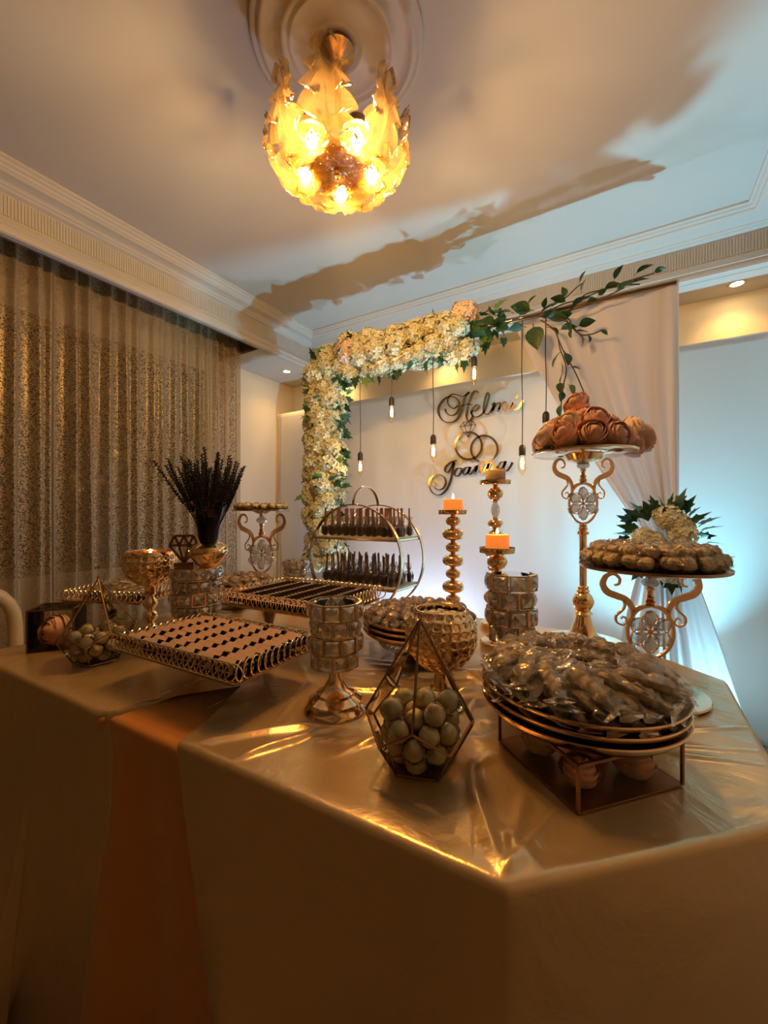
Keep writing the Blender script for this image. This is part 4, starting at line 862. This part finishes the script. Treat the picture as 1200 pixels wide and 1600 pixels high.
# ================================================================= GEOMETRIC TERRARIUMS
def terrarium(x, y, rot, s, apex, label, group, n, seed, chain):
    C0 = 1 / (2 * sin(pi / 5)); r0 = s * C0; r1 = r0 * 1.618; zA, zB = .8507 * s, 1.3764 * s
    X, Y, _ = rp(x, y); z0 = TZ + .010; t = thing('glass_terrarium', label, 'terrarium', (X, Y, z0), rot); V = []
    V += [(r0 * cos(TAU * k / 5), r0 * sin(TAU * k / 5), 0) for k in range(5)]
    V += [(r1 * cos(TAU * k / 5), r1 * sin(TAU * k / 5), zA) for k in range(5)]
    V += [(r1 * cos(TAU * (k + .5) / 5), r1 * sin(TAU * (k + .5) / 5), zB) for k in range(5)]; V.append((0, 0, apex - z0)); A = 15
    E = [(k, (k + 1) % 5) for k in range(5)] + [(k, k + 5) for k in range(5)] + [(k + 5, k + 10) for k in range(5)] + [(k + 10, (k + 1) % 5 + 5) for k in range(5)] + [(k + 10, A) for k in range(5)]
    fm = MB()
    for a, b2 in E: fm.tube([V[a], V[b2]], .0021, 6)
    # hatch bar across the face that looks left of the camera
    p, q, ax = Vector(V[12]), Vector(V[13]), Vector(V[A]); fm.tube([p.lerp(ax, .46), q.lerp(ax, .46)], .0018, 6)
    ob('frame', fm.mesh('frame', 'dark_brass'), t)
    ob('ring', MB().torus(.0055, .0014, 16, 5, Tr((0, 0, apex - z0 + .006)) @ Rm(pi / 2, 'X')).mesh('ring', 'dark_brass'), t)
    fs = [tuple(range(5))] + [(k, (k + 1) % 5, (k + 1) % 5 + 5, k + 10, k + 5) for k in range(5)] + [(A, k + 10, (k + 1) % 5 + 5, (k + 1) % 5 + 10) for k in range(5)]
    for f in fs:
        ob('pane', MB().add([V[i] for i in f], [tuple(range(len(f)))]).mesh('pane', 'pane', False), t)
    rr = random.Random(seed); pts = []; tries = 0
    while len(pts) < n and tries < 6000:
        tries += 1; z = .019 + (.10 * s / .07) * (tries / 6000) ** 1.0; lim = (r0 + (r1 - r0) * min(1, z / zA)) * .83 - .019 if z < zB else (r1 * (1 - (z - zB) / (apex - z0 - zB))) * .78 - .018
        a = rr.uniform(0, TAU); r_ = max(0, lim) * sqrt(rr.random()); p = Vector((r_ * cos(a), r_ * sin(a), z))
        if all((p - o).length > .0335 for o in pts):
            pts.append(p)
    for p in pts:
        sweet('wrapped_truffle', 'pale truffle ball in cellophane inside the ' + group, 'wrapped truffle', 'truffles in the ' + group, TW[rr.randrange(3)], (X + p.x, Y + p.y, z0 + p.z), (rr.uniform(0, 3), rr.uniform(0, 3), rr.uniform(0, 6)))
    if chain:
        tr = Vector(V[chain]); ax = Vector(V[A]); T2 = Matrix.Rotation(rot, 3, 'Z'); pts = []
        for i in range(26): q = ax.lerp(tr, i / 26) + Vector((tr.x, tr.y, 0)).normalized() * (.006 + .010 * sin(pi * i / 26)); pts.append(q)
        e = pts[-1]; out = Vector((tr.x, tr.y, 0)).normalized()
        for i in range(12): pts.append(tr + out * .010 - Vector((0, 0, .0065 * i)))
        lk = MB().torus(.0030, .0008, 10, 4, Matrix.Diagonal((1.3, 1, 1, 1))).mesh('link', 'bronze'); cmb = ob('chain', None, t)
        for i in range(len(pts) - 1):
            dd = pts[i + 1] - pts[i]; ob('link', lk, cmb, pts[i], (dd.to_track_quat('X', 'Z').to_matrix().to_4x4() @ Rm((i % 2) * pi / 2, 'X')).to_euler())
        ob('ring', MB().torus(.0075, .0014, 18, 5, Tr(pts[-1] - Vector((0, 0, .008))) @ Rm(pi / 2, 'X')).mesh('ring', 'bronze'), cmb)
b1 = Vector(rp(.088, .67, 0)) - Vector(rp(.0637, .725, 0)); rot1 = atan2(b1.y, b1.x)
terrarium(.0637, .725, rot1, .070, 1.010, 'large near teardrop glass terrarium with a hanging chain, full of pale truffles', 'large near terrarium', 34, 5, 11)
b1 = Vector(rp(-.838, 1.166, 0)) - Vector(rp(-.855, 1.225, 0)); rot2 = atan2(b1.y, b1.x)
terrarium(-.855, 1.225, rot2, .070, 1.000, 'teardrop glass terrarium of pale truffles beside the small glass box', 'far left terrarium', 26, 6, 0)
# ================================================================= HAMMERED GOBLETS
def hammered(px, d, r, zbot, ztop, label, stem):
    X, Y, _ = at(px, d); t = thing('hammered_goblet', label, 'goblet', (X, Y, TZ), CR + 1, 'hammered gold goblets'); mb = MB(); nu, nv = 120, 66; zc = (zbot + .0) + r * .97 - TZ; ztop -= TZ
    th1 = math.acos(max(-1, min(1, -(ztop - zc) / r)))
    rows = []
    k = 0; th = .35
    while th < th1 - .12: rows.append(th); th += .235
    def f(u, v_):
        th = .08 + (th1 - .08) * v_; a = TAU * u; dimple = 0
        j = min(range(len(rows)), key=lambda q: abs(rows[q] - th)) if rows else 0
        for jj in (j - 1, j, j + 1):
            if 0 <= jj < len(rows):
                n = max(6, int(TAU * sin(rows[jj]) / .27)); c = (round(a / TAU * n - .5 * (jj % 2)) + .5 * (jj % 2)) * TAU / n; dd = math.hypot((a - c) * sin(rows[jj]), th - rows[jj]) / .125
                if dd < 1: dimple = max(dimple, (1 - dd * dd))
        q = r - .0075 * dimple
        return (q * sin(th) * cos(a), q * sin(th) * sin(a), zc - q * cos(th))
    mb.grid(f, nu, nv); rt = r * sin(th1); ob('bowl', mb.mesh('bowl', 'gold', True), t)
    mb = MB().lathe([(rt, ztop), (rt - .002, ztop + .001)] + [((r - .004) * sin(th1 - (th1 - .1) * k / 14), zc - (r - .004) * cos(th1 - (th1 - .1) * k / 14)) for k in range(15)], 48, cap=False); ob('lining', mb.mesh('lining', 'gold', True), t)
    zs = zbot - TZ + .002; ob('stem', MB().lathe(stem(zs), 32).mesh('stem', 'gold'), t); return X, Y, zc, rt, t
stemA = lambda z: [(.055, .008), (.058, .012), (.05, .018), (.025, .026), (.016, .034), (.022, .045), (.022, .052), (.014, z - .012), (.022, z - .006), (.02, z + .004)]
stemB = lambda z: [(.050, .006), (.053, .010), (.045, .016), (.02, .025), (.015, .035)] + [(.010 + .014 * abs(sin(pi * k / 8)), .035 + (z - .075) * k / 24) for k in range(1, 24)] + [(.012, z - .036), (.018, z - .03), (.018, z - .006), (.022, z), (.03, z + .008)]
X, Y, zc, rt, t = hammered(689, .944, .083, .838, .978, 'near hammered gold goblet filled with pale sugared almonds', stemA)
ob('filling', MB().lathe([(0, zc + .030), (.072, zc + .030), (.070, zc + .026), (0, zc + .026)], 30).mesh('filling', 'cream_wax'), t)
rr = random.Random(8)
pm = [loaf(60 + i, .020, .015, .012, .05).mesh('almond', 'pebble', True) for i in range(2)]
for i in range(46):
    a = i * 2.4; r_ = .064 * sqrt((i + .5) / 46); tag(ob('sugared_almond', pm[i % 2], None, (X + r_ * cos(a), Y + r_ * sin(a), TZ + zc + .037 + rr.uniform(0, .005)), (rr.uniform(-.4, .4), rr.uniform(-.3, .3), rr.uniform(0, 6))), 'pale sugared almond heaped in the near hammered goblet', 'sugared almond', 'sugared almonds in the goblet')
X, Y, zc, rt, t = hammered(235, 1.385, .083, .952, 1.068, 'far left hammered gold goblet with a knobbed stem and a candle glow', stemB)
c = thing('tealight', 'small lit candle inside the far left hammered goblet', 'candle', (X, Y, TZ + zc - .03))
ob('wax', MB().lathe([(0, -.045), (.02, -.045), (.02, .052), (0, .052)], 20).mesh('wax', 'lit_wax'), c); ob('flame', MB().lathe([(0, .052), (.004, .058), (.003, .066), (0, .074)], 10).mesh('flame', 'flame', True), c)
lamp('candle_lamp', 'POINT', (X, Y, TZ + zc + .035), .3, (1, .5, .15), .006)
# ================================================================= RING-EDGED TRAYS
def oblong(L, F, Rr, z, label, group):
    """tray from its left, front and right base corners (camera ground coordinates)"""
    L, F, Rr = (Vector(rp(*q, 0)) for q in (L, F, Rr)); a = (L - F); b2 = (Rr - F); b2 = b2 - a * (b2.dot(a) / a.dot(a)); C = F + a / 2 + b2 / 2
    ux, uy = a.length, b2.length; rz = atan2(-a.y, -a.x); t = thing('ring_edged_tray', label, 'tray', (C.x, C.y, z), rz, group); t2 = MB(); hx, hy = ux / 2, uy / 2
    ob('base', MB().box((-hx, -hy, 0), (hx, hy, .005)).mesh('base', 'bronze', False), t)
    ob('mirror', MB().box((-hx + .008, -hy + .008, .005), (hx - .008, hy - .008, .0065)).mesh('mirror', 'gold', False), t)
    rm = MB().torus(.0205, .0019, 24, 5, Rm(pi / 2, 'X')).mesh('ring', 'champagne_gold'); P = .0195
    nx, ny = int(ux / P), int(uy / P)
    for i in range(nx + 1):
        for y in (-hy, hy): ob('ring', rm, t, (-hx + ux * i / nx, y, .0262), (0, 0, .35))
    for i in range(1, ny):
        for x in (-hx, hx): ob('ring', rm, t, (x, -hy + uy * i / ny, .0262), (0, 0, pi / 2 + .35))
    return t, C, rz, ux, uy
G3 = 'ring-edged gold trays'
T1, C1, rz1, ux1, uy1 = oblong((-.685, 1.057), (-.310, .844), (-.191, 1.072), .840, 'near ring-edged gold tray with rows of pink wrapped chocolates', G3)
T2, C2, rz2_, ux2, uy2 = oblong((-.525, 1.324), (-.159, 1.129), (-.0175, 1.40), .900, 'ring-edged gold tray of dark striped bars, before the ring stand', G3)
T3, C3, rz3, ux3, uy3 = oblong((-1.178, 1.50), (-.865, 1.452), (-.80, 1.70), .870, 'ring-edged gold tray of wrapped cookies behind the far left goblet', G3)
# wrapped chocolates: dark block under a folded pink paper band
pb = MB().box((-.019, -.015, 0), (.019, .015, .018)).mesh('chocolate', 'foil_dark', False)
pp = MB(); pp.add([(-.030, -.0165, .002), (.030, -.0165, .002), (.030, -.012, .022), (-.030, -.012, .022), (-.026, 0, .029), (.026, 0, .029), (.030, .012, .022), (-.030, .012, .022), (.030, .0165, .002), (-.030, .0165, .002)],
                  [(0, 1, 2, 3), (3, 2, 5, 4), (4, 5, 6, 7), (7, 6, 8, 9)])
pp = pp.mesh('paper_band', 'pink_paper', False)
pd = MB().add(*crumple(77, .074, .030, .018, .6, 8, .15)).mesh('foil_ends', 'foil_dark', False)
def inrect(C, rz, x, y): return (C.x + x * cos(rz) - y * sin(rz), C.y + x * sin(rz) + y * cos(rz))
rr = random.Random(15)
for r_ in range(6):
    for k in range(9):
        x = -ux1 / 2 + .045 + r_ * (ux1 - .085) / 5 + rr.uniform(-.002, .002); y = -uy1 / 2 + .022 + k * (uy1 - .045) / 8; q = inrect(C1, rz1, x, y)
        t = ob('wrapped_chocolate', None, None, (q[0], q[1], .8466 + .012), (.06 + rr.uniform(-.05, .05), rr.uniform(-.04, .04), rz1 + rr.uniform(-.09, .09)), 1.0)
        tag(t, 'pink paper wrapped chocolate in the %s row of the near ring-edged tray' % ('leftmost', 'second', 'third', 'fourth', 'fifth', 'rightmost')[r_], 'wrapped chocolate', 'pink wrapped chocolates'); ob('chocolate', pb, t); ob('paper_band', pp, t, None, None, .95); ob('foil_ends', pd, t, (0, 0, .008))
# dark bars with white stripes
db = MB().box((-.026, -.006, 0), (.026, .006, .017)).mesh('bar', 'choco', False)
ds = MB().box((-.027, -.0066, .004), (-.017, -.0052, .018)).box((-.027, -.0066, .0165), (-.012, .0, .0182)).mesh('stripe', 'stripe_white', False)
for r_ in range(6):
    for k in range(15):
        x = -ux2 / 2 + .045 + r_ * (ux2 - .085) / 5; y = -uy2 / 2 + .045 + k * (uy2 - .075) / 14; q = inrect(C2, rz2_, x, y)
        t = ob('striped_bar', None, None, (q[0], q[1], .9066 + .014), (-.35 + rr.uniform(-.05, .05), 0, rz2_ + .35 + rr.uniform(-.05, .05)), 1.05)
        tag(t, 'white-striped dark chocolate bar in the %s row on the tray before the ring stand' % ('leftmost', 'second', 'third', 'fourth', 'fifth', 'rightmost')[r_], 'chocolate bar', 'striped chocolate bars'); ob('bar', db, t); ob('stripe', ds, t)
for k in range(13):
    x = -ux2 / 2 + .022 + k * (ux2 - .044) / 12; q = inrect(C2, rz2_, x, -uy2 / 2 + .018)
    t = ob('wrapped_chocolate', None, None, (q[0], q[1], .9066 + .010), (-.9, 0, rz2_ + rr.uniform(-.1, .1)), .62)
    tag(t, 'pink wrapped chocolate leaning on the front rings of the tray of dark bars', 'wrapped chocolate', 'pink chocolates on the tray of dark bars'); ob('chocolate', pb, t); ob('paper_band', pp, t)
for i in range(48):
    a = i * 2.4; r_ = sqrt((i + .5) / 48); x, y = r_ * cos(a) * ux3 * .44, r_ * sin(a) * uy3 * .42; q = inrect(C3, rz3, x, y)
    sweet('wrapped_cookie', 'brown wrapped cookie on the tray behind the far left goblet', 'wrapped cookie', 'cookies on the far left tray', CK[i % 4], (q[0], q[1], .892 + .022 * (1 - r_) + .010 * (i % 2)), (rr.uniform(-.3, .3), -.25, a + 2.2), .66)
# clear acrylic risers under the trays
def riser(C, rz, ox, oy, wx, wy, z, label):
    q = inrect(C, rz, ox, oy); t = thing('acrylic_riser', label, 'tray riser', (q[0], q[1], TZ + .007), rz, 'acrylic risers'); H = z - TZ - .008; th = .002
    for nm, lo, hi in (('top_sheet', (-wx, -wy, H - th), (wx, wy, H)), ('side_sheet', (-wx, -wy, 0), (-wx + th, wy, H - th)), ('side_sheet', (wx - th, -wy, 0), (wx, wy, H - th)), ('back_sheet', (-wx, wy - th, 0), (wx, wy, H - th))): ob(nm, MB().box(lo, hi).mesh(nm, 'acrylic', False), t)
riser(C1, rz1, .02, -.03, .080, .085, .840, 'clear acrylic riser under the near ring-edged tray')
riser(C3, rz3, 0, 0, .11, .085, .870, 'clear acrylic riser under the far left tray of cookies')
for ox, oy in ((-.12, -.03), (.12, .05)):
    q = inrect(C2, rz2_, ox, oy); t = thing('tray_pedestal', 'flared bronze pedestal under the ' + ('left' if ox < 0 else 'right') + ' end of the tray of dark bars', 'tray stand', (q[0], q[1], TZ + .002))
    ob('foot', MB().lathe([(.045, .006), (.047, .01), (.018, .03), (.014, .07), (.022, .10), (.040, .146), (0, .146)], 28).mesh('foot', 'bronze'), t)
# ================================================================= DOUBLE-RING TWO-TIER STAND WITH CAKE POPS
px_, py_, _ = rp(-.131, 1.75); RR = .236; zc = TZ + .010 + RR
t = thing('ring_stand', 'two-tier stand of two gold hoops with white shelves and an arched handle', 'tiered stand', (px_, py_, zc), 0)
def hoop(y): return MB().ribbon([(RR * cos(TAU * i / 72), RR * sin(TAU * i / 72)) for i in range(73)], .005, .018, lambda x, z, d: (x, y + d, z))
ob('front_hoop', hoop(0).mesh('front_hoop', 'rose_gold', False), t); ob('back_hoop', hoop(.2).mesh('back_hoop', 'rose_gold', False), t)
ob('handle', MB().ribbon([(0.1 - .1 * cos(pi * i / 24), RR - .004 + .085 * sin(pi * i / 24)) for i in range(25)], .004, .014, lambda x, z, d: (d, x, z)).mesh('handle', 'rose_gold', False), t)
ob('crossbar', MB().box((-.03, 0, -RR - .003), (.03, .2, -RR + .002)).mesh('crossbar', 'rose_gold', False), t)
for nm, zz in (('upper', .092), ('lower', -.112)):
    h = sqrt(RR ** 2 - zz ** 2); ob('shelf', MB().box((-h + .003, -.004, zz - .009), (h - .003, .204, zz + .007)).mesh('shelf', 'shelf_white', False), t)
    ob('shelf_rail', MB().box((-h, -.006, zz - .006), (h, -.004, zz + .001)).box((-h, .204, zz - .006), (h, .206, zz + .001)).box((h - .002, 0, zz - .006), (h, .2, zz + .001)).box((-h, 0, zz - .006), (-h + .002, .2, zz + .001)).mesh('shelf_rail', 'rose_gold', False), t)
pop = loaf(90, .044, .030, .022, .06).mesh('cake', 'choco', True)
stk = MB().add(*(lambda v: v)(([(x, y, z) for z in (.030, .118) for x, y in ((-.0045, -.001), (.0045, -.001), (.0045, .001), (-.0045, .001))], [(0, 1, 5, 4), (1, 2, 6, 5), (2, 3, 7, 6), (3, 0, 4, 7), (4, 5, 6, 7)])))
stk.lathe([(0, -.001), (.0045, -.001), (.0045, .001), (0, .001)], 10, Tr((0, 0, .118)) @ Rm(pi / 2, 'X')); stk = stk.mesh('stick', 'stick_wood', False)
def popwrap():
    rr = random.Random(3); v = []; k = 9; prof = [(.006, .002), (.017, .006), (.019, .03), (.016, .044), (.006, .050), (.010, .062), (.014, .085)]
    for r_, z in prof:
        for j in range(k): q = r_ * (1 + rr.uniform(-.2, .2)); v.append((q * cos(TAU * j / k), q * .85 * sin(TAU * j / k), z + rr.uniform(-.002, .002)))
    return MB().add(v, [(i * k + j, i * k + (j + 1) % k, (i + 1) * k + (j + 1) % k, (i + 1) * k + j) for i in range(len(prof) - 1) for j in range(k)]).mesh('wrapper', 'clear_film', False)
wp = popwrap(); rr = random.Random(33)
for nm, zz, w in (('upper', .099, .190), ('lower', -.105, .185)):
    for row in range(4):
        for k in range(10):
            if row in (1, 2) and k % 3 == 1 and nm == 'lower' and False: continue
            x = -w + .012 + (2 * w - .03) * k / 9 + rr.uniform(-.004, .004) + (.012 if row % 2 else 0); y = .028 + row * .048
            p = ob('cake_pop', None, None, (px_ + x, py_ + y, zc + zz + .0005), (rr.uniform(-.06, .06), rr.uniform(-.09, .09), rr.uniform(-.5, .5)), 1.0)
            tag(p, 'wrapped chocolate cake pop in the %s row on the %s shelf of the ring stand' % (('front', 'second', 'third', 'back')[row], nm), 'cake pop', 'cake pops on the %s shelf' % nm)
            ob('cake', pop, p, (0, 0, .022), (0, pi / 2, 0)); ob('stick', stk, p); ob('wrapper', wp, p)
# ================================================================= VASE, DRIED SPRIGS, DIAMOND ORNAMENT
fx, fy, _ = at(307, 1.36); bx_, by_ = fx + vx * .040, fy + vy * .040; zv = TZ + .269
v_ = thing('vase', 'smoky glass vase with a gold swirl lower body, full of black sprigs', 'vase', (bx_, by_, zv), CR)
ob('gold_body', MB().lathe([(0, .0), (.030, .0), (.034, .004), (.045, .018), (.060, .040), (.064, .052), (.060, .066), (.040, .080), (.026, .084)], 40).mesh('gold_body', 'gold'), v_)
ob('glass_neck', MB().lathe([(.026, .084), (.030, .092), (.034, .12), (.040, .16), (.052, .198), (.066, .212)], 40, cap=False).mesh('glass_neck', 'vase_glass', True), v_)
ob('inner_fill', MB().lathe([(0, .086), (.022, .086), (.027, .12), (.034, .165), (.02, .185), (0, .19)], 20).mesh('inner_fill', 'black'), v_)
def sprig(seed):
    rr = random.Random(seed); mb = MB(); L = 1; c1, c2 = rr.uniform(-.10, .10), rr.uniform(-.1, .1)
    P = [(c1 * s * s, c2 * s * s, s) for s in [i / 8 for i in range(9)]]; mb.tube(P, [.006 * (1 - i / 12) for i in range(9)], 4)
    for i in range(44):
        s = .45 + .55 * i / 44; a = i * 2.3; d = Vector((cos(a), sin(a), .9)).normalized(); p = Vector((c1 * s * s, c2 * s * s, s)) + d * .012
        mb.lathe([(0, -.024), (.015 * (1.25 - s * .6), 0), (0, .026)], 4, Tr(p) @ d.to_track_quat('Z', 'Y').to_matrix().to_4x4())
    return mb.mesh('dried_sprig', 'sprig_black', False)
SM = [sprig(i) for i in range(4)]; rr = random.Random(44)
for i in range(96):
    a = rr.uniform(0, TAU); q = sqrt(rr.random()); d = Vector((cos(a) * q * .50, sin(a) * q * .50, 1)); L = rr.uniform(.21, .31) * (1 - .12 * q)
    if i in (0, 1, 2): d = Vector((-vx * (.62 + .15 * i), -vy * .66, 1)); L = .27 + .02 * i
    st_ = Vector((bx_ + cos(a) * .018 * q, by_ + sin(a) * .018 * q, zv + .10))
    tag(ob('dried_sprig', SM[i % 4], None, st_, d.to_track_quat('Z', 'Y').to_euler(), (L, L, L)), 'black dried lavender sprig standing in the smoky vase', 'dried sprig', 'black sprigs in the vase')
dx_, dy_ = fx - vx * .040, fy - vy * .040
dm = thing('diamond_ornament', 'openwork gold diamond-shaped ornament leaning beside the black vase', 'ornament', (dx_, dy_, TZ + .269), CR + .25)
s_ = .095 / 100; Z = lambda x, z: (x * s_, 0, z * s_)
e_ = [((0, 0), (-46, 62)), ((0, 0), (46, 62)), ((-46, 62), (-30, 95)), ((46, 62), (30, 95)), ((-30, 95), (30, 95)), ((-46, 62), (46, 62)), ((0, 0), (-16, 62)), ((0, 0), (16, 62)), ((-16, 62), (-30, 95)), ((16, 62), (30, 95)), ((-16, 62), (0, 95)), ((16, 62), (0, 95))]
mb = MB()
for a, b2 in e_: mb.ribbon([(a[0] * s_, a[1] * s_), (b2[0] * s_, b2[1] * s_)], .0075, .014, lambda x, y, d: (x, d, y + .012))
ob('facets', mb.mesh('facets', 'dark_brass', False), dm); ob('base', MB().box((-.03, -.012, 0), (.03, .012, .014)).mesh('base', 'dark_brass', False), dm)
